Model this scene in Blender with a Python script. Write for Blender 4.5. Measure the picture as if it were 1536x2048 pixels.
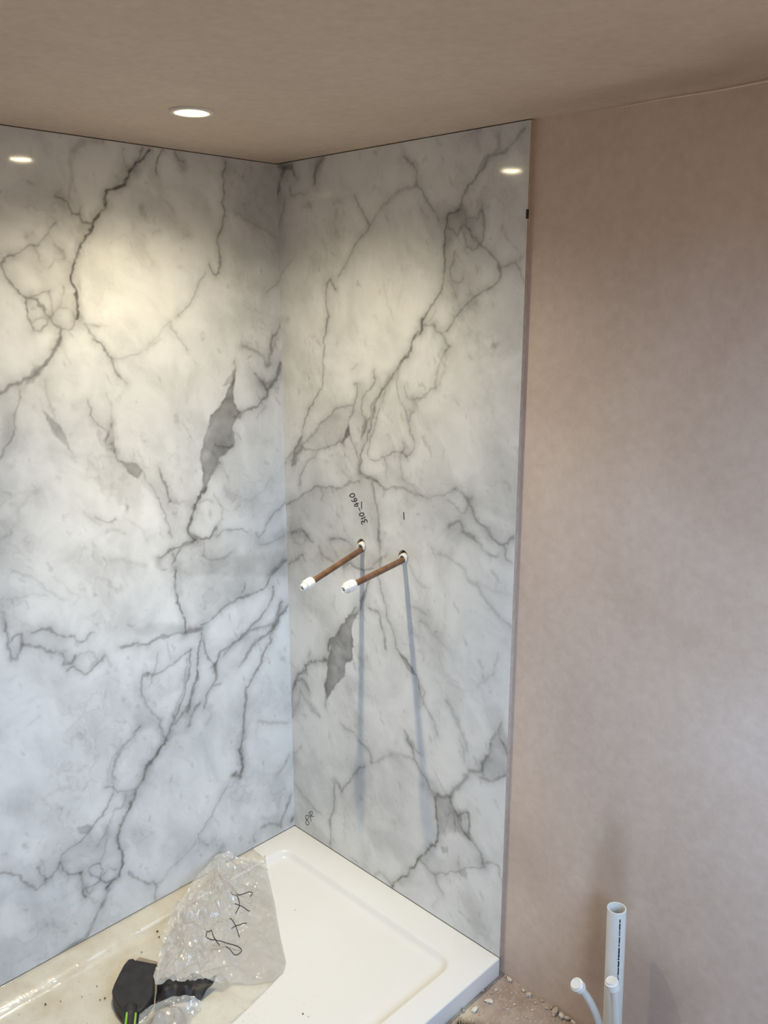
import bpy, bmesh, math, random
import numpy as np
from mathutils import Vector, Matrix, noise

for o in list(bpy.data.objects):
    bpy.data.objects.remove(o, do_unlink=True)
SC = bpy.context.scene
COL = SC.collection
random.seed(7)

# ------------------------------------------------------------------ camera
CAM_POS = Vector((1.8637, -1.4960, 1.6395))
YAW, PITCH, ROLL, FPX = 0.776934, 0.239046, 0.00033, 1709.6
fw = Vector((-math.sin(YAW), math.cos(YAW), 0)); rt = Vector((math.cos(YAW), math.sin(YAW), 0)); up = Vector((0, 0, 1))
fwd = fw*math.cos(PITCH) - up*math.sin(PITCH)
upv = up*math.cos(PITCH) + fw*math.sin(PITCH)
cd = bpy.data.cameras.new('camera'); cam = bpy.data.objects.new('camera', cd); COL.objects.link(cam)
cd.sensor_fit = 'VERTICAL'; cd.sensor_height = 36.0; cd.lens = FPX*36.0/2048.0; cd.clip_start = 0.02
m3 = Matrix((rt, upv, -fwd)).transposed()
cam.matrix_world = Matrix.Translation(CAM_POS) @ m3.to_4x4()
SC.camera = cam

# ------------------------------------------------------------------ world, daylight, exposure
W = bpy.data.worlds.new('daylight_sky'); SC.world = W; W.use_nodes = True
_n = W.node_tree.nodes; _l = W.node_tree.links
_tc = _n.new('ShaderNodeTexCoord'); _sx = _n.new('ShaderNodeSeparateXYZ'); _l.new(_tc.outputs['Generated'], _sx.inputs[0])
_rp = _n.new('ShaderNodeValToRGB'); _l.new(_sx.outputs['Z'], _rp.inputs[0])
_e = _rp.color_ramp.elements                       # dull ground below the horizon, pale blue overcast sky above it
_e[0].position = 0.0; _e[0].color = (.10, .09, .075, 1); _e[1].position = .05; _e[1].color = (.48, .69, 1.0, 1)
_l.new(_rp.outputs[0], _n['Background'].inputs[0])
_n['Background'].inputs[1].default_value = 13.8
ROOM_X, ROOM_Y, CEIL = 2.3, -2.7, 1.993           # room corner is the origin, tray rim is 50 mm above the floor
WIN_Y0, WIN_Y1, WIN_Z0, WIN_Z1 = -1.45, -0.25, 0.78, 1.88
al = bpy.data.lights.new('window_portal', 'AREA'); al.shape = 'RECTANGLE'
al.size = WIN_Y1-WIN_Y0; al.size_y = WIN_Z1-WIN_Z0
al.cycles.is_portal = True                          # guides sampling of the sky through the window opening
alo = bpy.data.objects.new('window_portal', al); COL.objects.link(alo)
alo.location = (ROOM_X+0.11, (WIN_Y0+WIN_Y1)/2, (WIN_Z0+WIN_Z1)/2)
alo.rotation_euler = (math.radians(90), 0, math.radians(90))     # faces -x, into the room
LAMP = Vector((0.380, -0.505, CEIL))
# the lamp's beam: (power, cone in degrees) of its wide spill and its tight centre
BEAMS = [(24.5, 153.0), (60.0, 70.0)]; SPOT_COL = (1.0, 0.89, 0.63)
vs = SC.view_settings; vs.view_transform = 'Standard'; vs.look = 'None'; vs.gamma = 1.0; vs.use_curve_mapping = False
vs.exposure = 0.0

# ------------------------------------------------------------------ helpers
def tag(o, label=None, cat=None, group=None, kind=None):
    if label: o['label'] = label
    if cat: o['category'] = cat
    if group: o['group'] = group
    if kind: o['kind'] = kind
    return o
def empty(name, loc, label, cat, group=None):
    o = bpy.data.objects.new(name, None); COL.objects.link(o); o.location = loc; o.empty_display_size = .05
    bpy.context.view_layer.update()
    return tag(o, label, cat, group)
def link(name, me, mat=None, parent=None, smooth=False):
    o = bpy.data.objects.new(name, me); COL.objects.link(o)
    if mat: me.materials.append(mat)
    if smooth:
        me.polygons.foreach_set('use_smooth', [True]*len(me.polygons))
    if parent:
        o.parent = parent
        pm = Matrix.Translation(parent.location)
        if parent.parent: pm = Matrix.Identity(4)          # parts sit at the world origin themselves
        o.matrix_parent_inverse = pm.inverted()
    return o
def mesh(name, v, f, mat=None, parent=None, smooth=False):
    me = bpy.data.meshes.new(name); me.from_pydata([tuple(p) for p in v], [], f); me.update()
    return link(name, me, mat, parent, smooth)
def box_data(a, b):
    x0, y0, z0 = a; x1, y1, z1 = b
    v = [(x0,y0,z0),(x1,y0,z0),(x1,y1,z0),(x0,y1,z0),(x0,y0,z1),(x1,y0,z1),(x1,y1,z1),(x0,y1,z1)]
    return v, [(0,3,2,1),(4,5,6,7),(0,1,5,4),(1,2,6,5),(2,3,7,6),(3,0,4,7)]
def box(name, a, b, mat, parent=None): return mesh(name, *box_data(a, b), mat, parent)
def join_data(lst):
    V, F = [], []
    for v, f in lst:
        n = len(V); V += list(v); F += [tuple(i+n for i in q) for q in f]
    return V, F
def frame_axes(d):
    d = d.normalized(); a = Vector((0,0,1)) if abs(d.z) < .9 else Vector((1,0,0))
    s = d.cross(a).normalized(); return s, d.cross(s).normalized()
def tube_data(path, rad, n=20, caps=True, closed=False):
    P = [Vector(p) for p in path]; V, F = [], []
    R = rad if isinstance(rad, (list, tuple)) else [rad]*len(P)
    s = None
    for i, p in enumerate(P):
        if closed: d = P[(i+1) % len(P)]-P[i-1]
        else: d = P[min(i+1, len(P)-1)]-P[max(i-1, 0)]
        d = d.normalized() if d.length > 1e-9 else Vector((0,0,1))
        if s is None: s, t = frame_axes(d)
        else:
            s = (s-d*s.dot(d)).normalized(); t = d.cross(s)
        for k in range(n):
            a = 2*math.pi*k/n; V.append(p+(s*math.cos(a)+t*math.sin(a))*R[i])
    m = len(P)
    for i in range(m if closed else m-1):
        j = (i+1) % m
        for k in range(n):
            F.append((i*n+k, i*n+(k+1) % n, j*n+(k+1) % n, j*n+k))
    if caps and not closed:
        F.append(tuple(range(n-1, -1, -1))); F.append(tuple((m-1)*n+k for k in range(n)))
    return V, F
def lathe_data(prof, org, axis, n=28):
    """profile of (distance along the axis, radius)"""
    s, t = frame_axes(Vector(axis)); d = Vector(axis).normalized(); o = Vector(org); V, F = [], []
    for h, r in prof:
        for k in range(n):
            a = 2*math.pi*k/n; V.append(o+d*h+(s*math.cos(a)+t*math.sin(a))*r)
    for i in range(len(prof)-1):
        for k in range(n):
            F.append((i*n+k, i*n+(k+1) % n, (i+1)*n+(k+1) % n, (i+1)*n+k))
    return V, F
def smooth_path(pts, k=6):
    P = [Vector(p) for p in pts]; Q = []
    for i in range(len(P)-1):
        a, b, c, d = P[max(i-1, 0)], P[i], P[i+1], P[min(i+2, len(P)-1)]
        for j in range(k):
            t = j/k
            Q.append(.5*((2*b)+(c-a)*t+(2*a-5*b+4*c-d)*t*t+(3*b-a-3*c+d)*t**3))
    Q.append(P[-1]); return Q
def drill(o, cyls):
    """cut round holes (centre, axis, radius, length) through a simple mesh object"""
    for c, ax, r, L in cyls:
        ax = Vector(ax).normalized()
        cut = mesh('cutter', *tube_data([Vector(c)-ax*L/2, Vector(c)+ax*L/2], r, 40))
        md = o.modifiers.new('hole', 'BOOLEAN'); md.object = cut; md.operation = 'DIFFERENCE'; md.solver = 'EXACT'
        bpy.context.view_layer.update()
        ev = o.evaluated_get(bpy.context.evaluated_depsgraph_get())
        me = bpy.data.meshes.new_from_object(ev); o.modifiers.clear(); o.data = me
        bpy.data.objects.remove(cut, do_unlink=True)

# ------------------------------------------------------------------ materials
def new_mat(name):
    m = bpy.data.materials.new(name); m.use_nodes = True; nt = m.node_tree
    return m, nt, nt.nodes['Principled BSDF']
def nd(nt, typ, **kw):
    n = nt.nodes.new(typ)
    for k, v in kw.items(): setattr(n, k, v)
    return n
def noise_node(nt, scale, detail=4, rough=.55, dist=0.0, vec=None):
    n = nd(nt, 'ShaderNodeTexNoise'); n.inputs['Scale'].default_value = scale; n.inputs['Detail'].default_value = detail
    n.inputs['Roughness'].default_value = rough; n.inputs['Distortion'].default_value = dist
    if vec is None:
        g = nd(nt, 'ShaderNodeNewGeometry'); vec = g.outputs['Position']
    nt.links.new(vec, n.inputs['Vector']); return n.outputs[0]
def ramp(nt, fac, stops):
    r = nd(nt, 'ShaderNodeValToRGB'); e = r.color_ramp.elements
    while len(e) < len(stops): e.new(.5)
    for i, (p, c) in enumerate(stops):
        e[i].position = p; e[i].color = tuple(c)+(1,) if len(c) == 3 else c
    nt.links.new(fac, r.inputs[0]); return r.outputs[0]
def mixc(nt, fac, a, b, mode='MIX'):
    m = nd(nt, 'ShaderNodeMix', data_type='RGBA', blend_type=mode)
    for i, x in ((0, fac), (6, a), (7, b)):
        if isinstance(x, (int, float)): m.inputs[i].default_value = x
        elif isinstance(x, tuple): m.inputs[i].default_value = x+(1,) if len(x) == 3 else x
        else: nt.links.new(x, m.inputs[i])
    return m.outputs[2]
def math_node(nt, op, a, b=None, c=None):
    m = nd(nt, 'ShaderNodeMath', operation=op)
    for i, x in enumerate((a, b, c)):
        if x is None: continue
        if isinstance(x, (int, float)): m.inputs[i].default_value = x
        else: nt.links.new(x, m.inputs[i])
    return m.outputs[0]
def bump(nt, bs, h, strength, dist):
    b = nd(nt, 'ShaderNodeBump'); b.inputs['Strength'].default_value = strength; b.inputs['Distance'].default_value = dist
    nt.links.new(h, b.inputs['Height']); nt.links.new(b.outputs[0], bs.inputs['Normal'])
def plain(name, col, rough=.5, metal=0.0, spec=.5, var=.0, vscale=30):
    m, nt, bs = new_mat(name)
    bs.inputs['Roughness'].default_value = rough; bs.inputs['Metallic'].default_value = metal
    bs.inputs['Specular IOR Level'].default_value = spec
    n = noise_node(nt, vscale, 4)
    a = tuple(max(0, c*(1-var)) for c in col); b = tuple(min(1, c*(1+var)) for c in col)
    nt.links.new(ramp(nt, n, [(.3, a), (.7, b)]), bs.inputs['Base Color'])
    return m
def stain(nt, pos, centre, scale, lo, hi, dist=.35, nscale=9):
    """soft-edged stain with its own shape, fixed on the surface"""
    s = nd(nt, 'ShaderNodeVectorMath', operation='SUBTRACT'); nt.links.new(pos, s.inputs[0]); s.inputs[1].default_value = centre
    d = nd(nt, 'ShaderNodeVectorMath', operation='DIVIDE'); nt.links.new(s.outputs[0], d.inputs[0]); d.inputs[1].default_value = scale
    l = nd(nt, 'ShaderNodeVectorMath', operation='LENGTH'); nt.links.new(d.outputs[0], l.inputs[0])
    n = noise_node(nt, nscale, 5, vec=pos)
    v = math_node(nt, 'ADD', l.outputs['Value'], math_node(nt, 'MULTIPLY', math_node(nt, 'SUBTRACT', n, .5), dist*2))
    mr = nd(nt, 'ShaderNodeMapRange', interpolation_type='SMOOTHSTEP'); nt.links.new(v, mr.inputs[0])
    mr.inputs[1].default_value = lo; mr.inputs[2].default_value = hi; mr.inputs[3].default_value = 1; mr.inputs[4].default_value = 0
    return mr.outputs[0]

def plaster(name, c0, c1, c2, stains=()):
    m, nt, bs = new_mat(name)
    pos = nd(nt, 'ShaderNodeNewGeometry').outputs['Position']
    c = ramp(nt, noise_node(nt, 2.3, 5, .55, .6, pos), [(.28, c0), (.5, c1), (.74, c2)])
    st = nd(nt, 'ShaderNodeMapping'); st.inputs['Scale'].default_value = (7, 7, 1.5); nt.links.new(pos, st.inputs[0])
    c = mixc(nt, math_node(nt, 'MULTIPLY', noise_node(nt, 1.0, 4, .6, .4, st.outputs[0]), .35), c, tuple(x*.80 for x in c0))
    c = mixc(nt, .10, c, ramp(nt, noise_node(nt, 55, 4, .6, 0, pos), [(.3, (.12, .08, .06)), (.7, (.8, .72, .66))]))
    for cen, sc, lo, hi, amt, col in stains:
        c = mixc(nt, math_node(nt, 'MULTIPLY', stain(nt, pos, cen, sc, lo, hi), amt), c, col)
    nt.links.new(c, bs.inputs['Base Color']); bs.inputs['Roughness'].default_value = .62
    bs.inputs['Specular IOR Level'].default_value = .3
    bump(nt, bs, noise_node(nt, 9, 5, .5, 0, pos), .25, .006)
    return m
M = {}
M['plaster_wall'] = plaster('pink_plaster_wall', (.64, .50, .405), (.70, .56, .46), (.76, .63, .54), [
    ((1.075, .012, .34), (.055, .2, .28), .35, 1.25, .38, (.30, .19, .10)),
    ((1.15, .012, .16), (.16, .2, .17), .3, 1.3, .40, (.31, .21, .16)),  # broad darker area behind the foot of the waste pipe
    ((.86, .012, .36), (.10, .2, .10), .2, 1.4, .22, (.33, .23, .17)),
    ((1.045, .012, .52), (.012, .2, .03), .3, 1.4, .55, (.62, .52, .42))])
M['plaster_ceiling'] = plaster('pink_plaster_ceiling', (.66, .535, .42), (.71, .58, .455), (.75, .63, .51), [
    ((1.35, -.10, CEIL), (.28, .12, .2), .2, 1.4, .35, (.30, .21, .14)),
    ((1.05, -.06, CEIL), (.25, .08, .2), .2, 1.4, .30, (.33, .24, .15))])

def marble():
    m, nt, bs = new_mat('printed_white_marble')
    pos = nd(nt, 'ShaderNodeNewGeometry').outputs['Position']
    at = nd(nt, 'ShaderNodeAttribute', attribute_name='vein')
    fine = noise_node(nt, 60, 5, .65, .3, pos)
    v = math_node(nt, 'MULTIPLY', at.outputs['Fac'], math_node(nt, 'MULTIPLY_ADD', fine, .30, .85))
    cloud = noise_node(nt, 5.5, 6, .6, .8, pos)
    base = ramp(nt, cloud, [(.30, (.60, .605, .60)), (.52, (.725, .725, .715)), (.75, (.78, .78, .77))])
    tint = ramp(nt, noise_node(nt, 7, 3, .5, 0, pos), [(.35, (.105, .102, .102)), (.65, (.135, .123, .107))])
    nt.links.new(mixc(nt, v, base, tint), bs.inputs['Base Color'])
    bs.inputs['Roughness'].default_value = .07; bs.inputs['Specular IOR Level'].default_value = .5
    bump(nt, bs, noise_node(nt, 16, 2, .5, 0, pos), .05, .002)
    return m
M['marble'] = marble()
M['core'] = plain('brown_board_core', (.50, .38, .30), .75, var=.15, vscale=60)
M['ink'] = plain('black_marker_ink', (.012, .012, .014), .45)
M['nick'] = plain('dark_chip', (.03, .025, .02), .8)
M['white_plastic'] = plain('white_plastic', (.82, .79, .73), .32, var=.03)
M['grey_plastic'] = plain('grey_white_plastic', (.68, .66, .61), .35, var=.05, vscale=20)
M['hollow'] = plain('grey_plastic_inside', (.45, .47, .52), .5)
M['dark_hole'] = plain('dark_masonry', (.10, .075, .06), .95, var=.3, vscale=80)
M['bezel'] = plain('white_painted_bezel', (.74, .70, .63), .5, spec=.2)
M['frame'] = plain('white_window_frame', (.8, .8, .8), .35)
M['debris'] = plain('broken_plaster', (.52, .42, .35), .95, var=.25, vscale=120)
M['debris_pale'] = plain('pale_broken_plaster', (.66, .58, .50), .95, var=.18, vscale=120)
M['wood'] = plain('brush_wood', (.42, .28, .15), .6, var=.2)
M['bristle'] = plain('dark_bristle', (.02, .016, .014), .7)
M['black'] = plain('black_rubber', (.018, .017, .017), .55, var=.35, vscale=45)
M['lime'] = plain('lime_plastic', (.24, .52, .03), .4)
M['tan'] = plain('tan_edge', (.30, .23, .16), .6, var=.2)

def copper():
    m, nt, bs = new_mat('dull_copper')
    c = ramp(nt, noise_node(nt, 45, 5, .6), [(.3, (.13, .066, .036)), (.55, (.21, .11, .06)), (.75, (.30, .17, .10))])
    nt.links.new(c, bs.inputs['Base Color']); bs.inputs['Metallic'].default_value = .35; bs.inputs['Roughness'].default_value = .45
    return m
M['copper'] = copper()

def tray_mat():
    m, nt, bs = new_mat('white_acrylic_tray')
    pos = nd(nt, 'ShaderNodeNewGeometry').outputs['Position']
    c = ramp(nt, noise_node(nt, 3.5, 3, .5, 0, pos), [(.3, (.78, .755, .715)), (.7, (.81, .79, .755))])
    # builder's dust, yellowed residue and painted-in warm lamplight towards the tray's open end
    sp = nd(nt, 'ShaderNodeSeparateXYZ'); nt.links.new(pos, sp.inputs[0])
    mr = nd(nt, 'ShaderNodeMapRange', interpolation_type='SMOOTHSTEP'); mr.inputs[1].default_value = -.22; mr.inputs[2].default_value = -.60
    nt.links.new(sp.outputs['Y'], mr.inputs[0])
    mx = nd(nt, 'ShaderNodeMapRange', interpolation_type='SMOOTHSTEP'); mx.inputs[1].default_value = .45; mx.inputs[2].default_value = .15
    nt.links.new(sp.outputs['X'], mx.inputs[0])
    blot = ramp(nt, noise_node(nt, 7, 5, .65, .6, pos), [(.35, (0,0,0)), (.65, (1,1,1))])
    c = mixc(nt, math_node(nt, 'MULTIPLY', math_node(nt, 'MULTIPLY', mr.outputs[0], mx.outputs[0]), math_node(nt, 'MULTIPLY', blot, .55)), c, (.78, .69, .50))
    for cen, sc, am in (((.135, -.49, .033), (.05, .035, .1), .8), ((.10, -.43, .035), (.03, .06, .1), .6), ((.03, -.33, .05), (.03, .10, .1), .35), ((.30, -.86, .033), (.10, .07, .1), .3)):
        c = mixc(nt, math_node(nt, 'MULTIPLY', stain(nt, pos, cen, sc, .2, 1.3, .55, 22), am), c, (.62, .42, .17))
    speck = ramp(nt, noise_node(nt, 130, 2, .5, 0, pos), [(.70, (0,0,0)), (.76, (1,1,1))])
    c = mixc(nt, math_node(nt, 'MULTIPLY', math_node(nt, 'MULTIPLY', speck, mr.outputs[0]), .8), c, (.22, .15, .08))
    nt.links.new(c, bs.inputs['Base Color'])
    bs.inputs['Roughness'].default_value = .22
    return m
M['tray'] = tray_mat()

def film(name, milk, tint, rough, bumps, dirt=0.0, yellow=0.0):
    """clear polythene: partly see-through, partly milky, glossy"""
    m, nt, bs = new_mat(name)
    pos = nd(nt, 'ShaderNodeNewGeometry').outputs['Position']
    c = tint
    if yellow:
        c = mixc(nt, math_node(nt, 'MULTIPLY', ramp(nt, noise_node(nt, 9, 5, .65, .7, pos), [(.42, (0,0,0)), (.68, (1,1,1))]), yellow), tint, (.60, .42, .20))
    if dirt:
        sp = ramp(nt, noise_node(nt, 110, 3, .6, 0, pos), [(.68, (0,0,0)), (.74, (1,1,1))])
        c = mixc(nt, math_node(nt, 'MULTIPLY', sp, dirt), c, (.16, .11, .07))
    if isinstance(c, tuple): bs.inputs['Base Color'].default_value = c+(1,)
    else: nt.links.new(c, bs.inputs['Base Color'])
    bs.inputs['Roughness'].default_value = rough
    bs.inputs['Coat Weight'].default_value = .6; bs.inputs['Coat Roughness'].default_value = .06
    tr = nd(nt, 'ShaderNodeBsdfTransparent'); mx = nd(nt, 'ShaderNodeMixShader')
    n = ramp(nt, noise_node(nt, 24, 4, .6, .5, pos), [(.3, (milk*.75,)*3), (.7, (min(1, milk*1.25),)*3)])
    nt.links.new(n, mx.inputs[0]); nt.links.new(tr.outputs[0], mx.inputs[1]); nt.links.new(bs.outputs[0], mx.inputs[2])
    # glossy skin over the sheet
    gl = nd(nt, 'ShaderNodeBsdfGlossy'); gl.inputs['Roughness'].default_value = .09
    lw = nd(nt, 'ShaderNodeLayerWeight'); lw.inputs['Blend'].default_value = .5
    fr = math_node(nt, 'MULTIPLY_ADD', math_node(nt, 'POWER', lw.outputs['Facing'], 3.0), .30, .035)
    m2 = nd(nt, 'ShaderNodeMixShader'); nt.links.new(fr, m2.inputs[0]); nt.links.new(mx.outputs[0], m2.inputs[1]); nt.links.new(gl.outputs[0], m2.inputs[2])
    nt.links.new(m2.outputs[0], nt.nodes['Material Output'].inputs[0])
    bump(nt, bs, noise_node(nt, bumps, 3, .6, 1.2, pos), .5, .006)
    nt.links.new(bs.inputs['Normal'].links[0].from_socket, gl.inputs['Normal'])
    return m
M['film'] = film('dusty_protective_film', .24, (.95, .90, .76), .28, 12, dirt=.6, yellow=.45)
M['bag'] = film('milky_polythene', .26, (.86, .85, .83), .10, 55)
M['bag_grey'] = film('thin_grey_polythene', .22, (.70, .71, .72), .16, 45)

def floor_mat():
    m, nt, bs = new_mat('dusty_floor')
    pos = nd(nt, 'ShaderNodeNewGeometry').outputs['Position']
    c = ramp(nt, noise_node(nt, 14, 6, .65, .4, pos), [(.3, (.27, .195, .15)), (.5, (.38, .29, .235)), (.72, (.50, .41, .34))])
    sp = ramp(nt, noise_node(nt, 160, 4, .7, 0, pos), [(.30, (1,1,1)), (.40, (0,0,0))])
    c = mixc(nt, math_node(nt, 'MULTIPLY', sp, .7), c, (.13, .09, .07))
    w = stain(nt, pos, (.80, -.155, 0), (.055, .055, .1), .2, 1.3, .8, 30)
    c = mixc(nt, math_node(nt, 'MULTIPLY', w, .75), c, (.68, .60, .44))
    nt.links.new(c, bs.inputs['Base Color']); bs.inputs['Roughness'].default_value = .95
    bump(nt, bs, noise_node(nt, 60, 6, .7, 0, pos), .8, .006)
    return m
M['floor'] = floor_mat()
def glass_mat():
    m, nt, bs = new_mat('window_glass')
    tr = nd(nt, 'ShaderNodeBsdfTransparent'); gl = nd(nt, 'ShaderNodeBsdfGlossy'); gl.inputs['Roughness'].default_value = .02
    mx = nd(nt, 'ShaderNodeMixShader'); mx.inputs[0].default_value = .06
    nt.links.new(tr.outputs[0], mx.inputs[1]); nt.links.new(gl.outputs[0], mx.inputs[2])
    nt.links.new(mx.outputs[0], nt.nodes['Material Output'].inputs[0]); return m
M['glass'] = glass_mat()
def lamp_mat():
    m, nt, bs = new_mat('lit_lamp_lens')
    bs.inputs['Emission Color'].default_value = (1.0, .84, .56, 1); bs.inputs['Emission Strength'].default_value = 60
    bs.inputs['Base Color'].default_value = (1, .9, .7, 1); return m
M['lens'] = lamp_mat()

# ------------------------------------------------------------------ the room
PT = 0.010                                    # panel thickness; panel faces are x = 0 and y = 0
WX, WY = -PT, PT                              # wall surfaces behind the panels
HOLES = [(0.310, 1.0252), (0.4605, 1.0252)]   # x and height of the two pipe holes
HR = 0.0165
def struct(name, a, b, mat): return tag(box(name, a, b, mat), kind='structure')
struct('floor', (WX, ROOM_Y, -.05), (ROOM_X, WY, 0), M['floor'])
struct('ceiling', (WX-.1, ROOM_Y-.1, CEIL), (ROOM_X+.1, WY+.1, CEIL+.1), M['plaster_ceiling'])
struct('wall_left', (WX-.1, ROOM_Y-.1, -.05), (WX, WY+.1, CEIL), M['plaster_wall'])
wb = struct('wall_back', (WX, WY, -.05), (ROOM_X+.1, WY+.1, CEIL), M['plaster_wall'])
drill(wb, [((hx, WY, hz), (0, 1, 0), .019, .14) for hx, hz in HOLES])
struct('wall_front', (WX, ROOM_Y-.1, -.05), (ROOM_X+.1, ROOM_Y, CEIL), M['plaster_wall'])
X0, X1 = ROOM_X, ROOM_X+.1
tag(mesh('wall_right', *join_data([box_data((X0, ROOM_Y, -.05), (X1, WIN_Y0, CEIL)), box_data((X0, WIN_Y1, -.05), (X1, WY, CEIL)),
     box_data((X0, WIN_Y0, -.05), (X1, WIN_Y1, WIN_Z0)), box_data((X0, WIN_Y0, WIN_Z1), (X1, WIN_Y1, CEIL))]), M['plaster_wall']), kind='structure')
wn = bpy.data.objects.new('window_1', None); COL.objects.link(wn); wn.location = (X1-.03, (WIN_Y0+WIN_Y1)/2, WIN_Z0); tag(wn, kind='structure')
fx0, fx1 = X1-.06, X1-.01
for a, b in (((fx0, WIN_Y0, WIN_Z0), (fx1, WIN_Y0+.05, WIN_Z1)), ((fx0, WIN_Y1-.05, WIN_Z0), (fx1, WIN_Y1, WIN_Z1)),
             ((fx0, WIN_Y0+.05, WIN_Z0), (fx1, WIN_Y1-.05, WIN_Z0+.05)), ((fx0, WIN_Y0+.05, WIN_Z1-.05), (fx1, WIN_Y1-.05, WIN_Z1))):
    box('window_frame', a, b, M['frame'], wn)
box('window_pane', (fx0+.02, WIN_Y0+.05, WIN_Z0+.05), (fx0+.026, WIN_Y1-.05, WIN_Z1-.05), M['glass'], wn)
# thin raised line of jointing along the top of the plaster wall
pts = [(x, WY-.0002, CEIL-.0050+.0008*math.sin(x*31)) for x in np.linspace(.90, ROOM_X, 60)]
tag(mesh('trim_1', *tube_data(pts, [.0003+.0014*min(1, k/12) for k in range(len(pts))], 8), plain('pale_filler', (.72, .60, .49), .8)), kind='structure')

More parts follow.
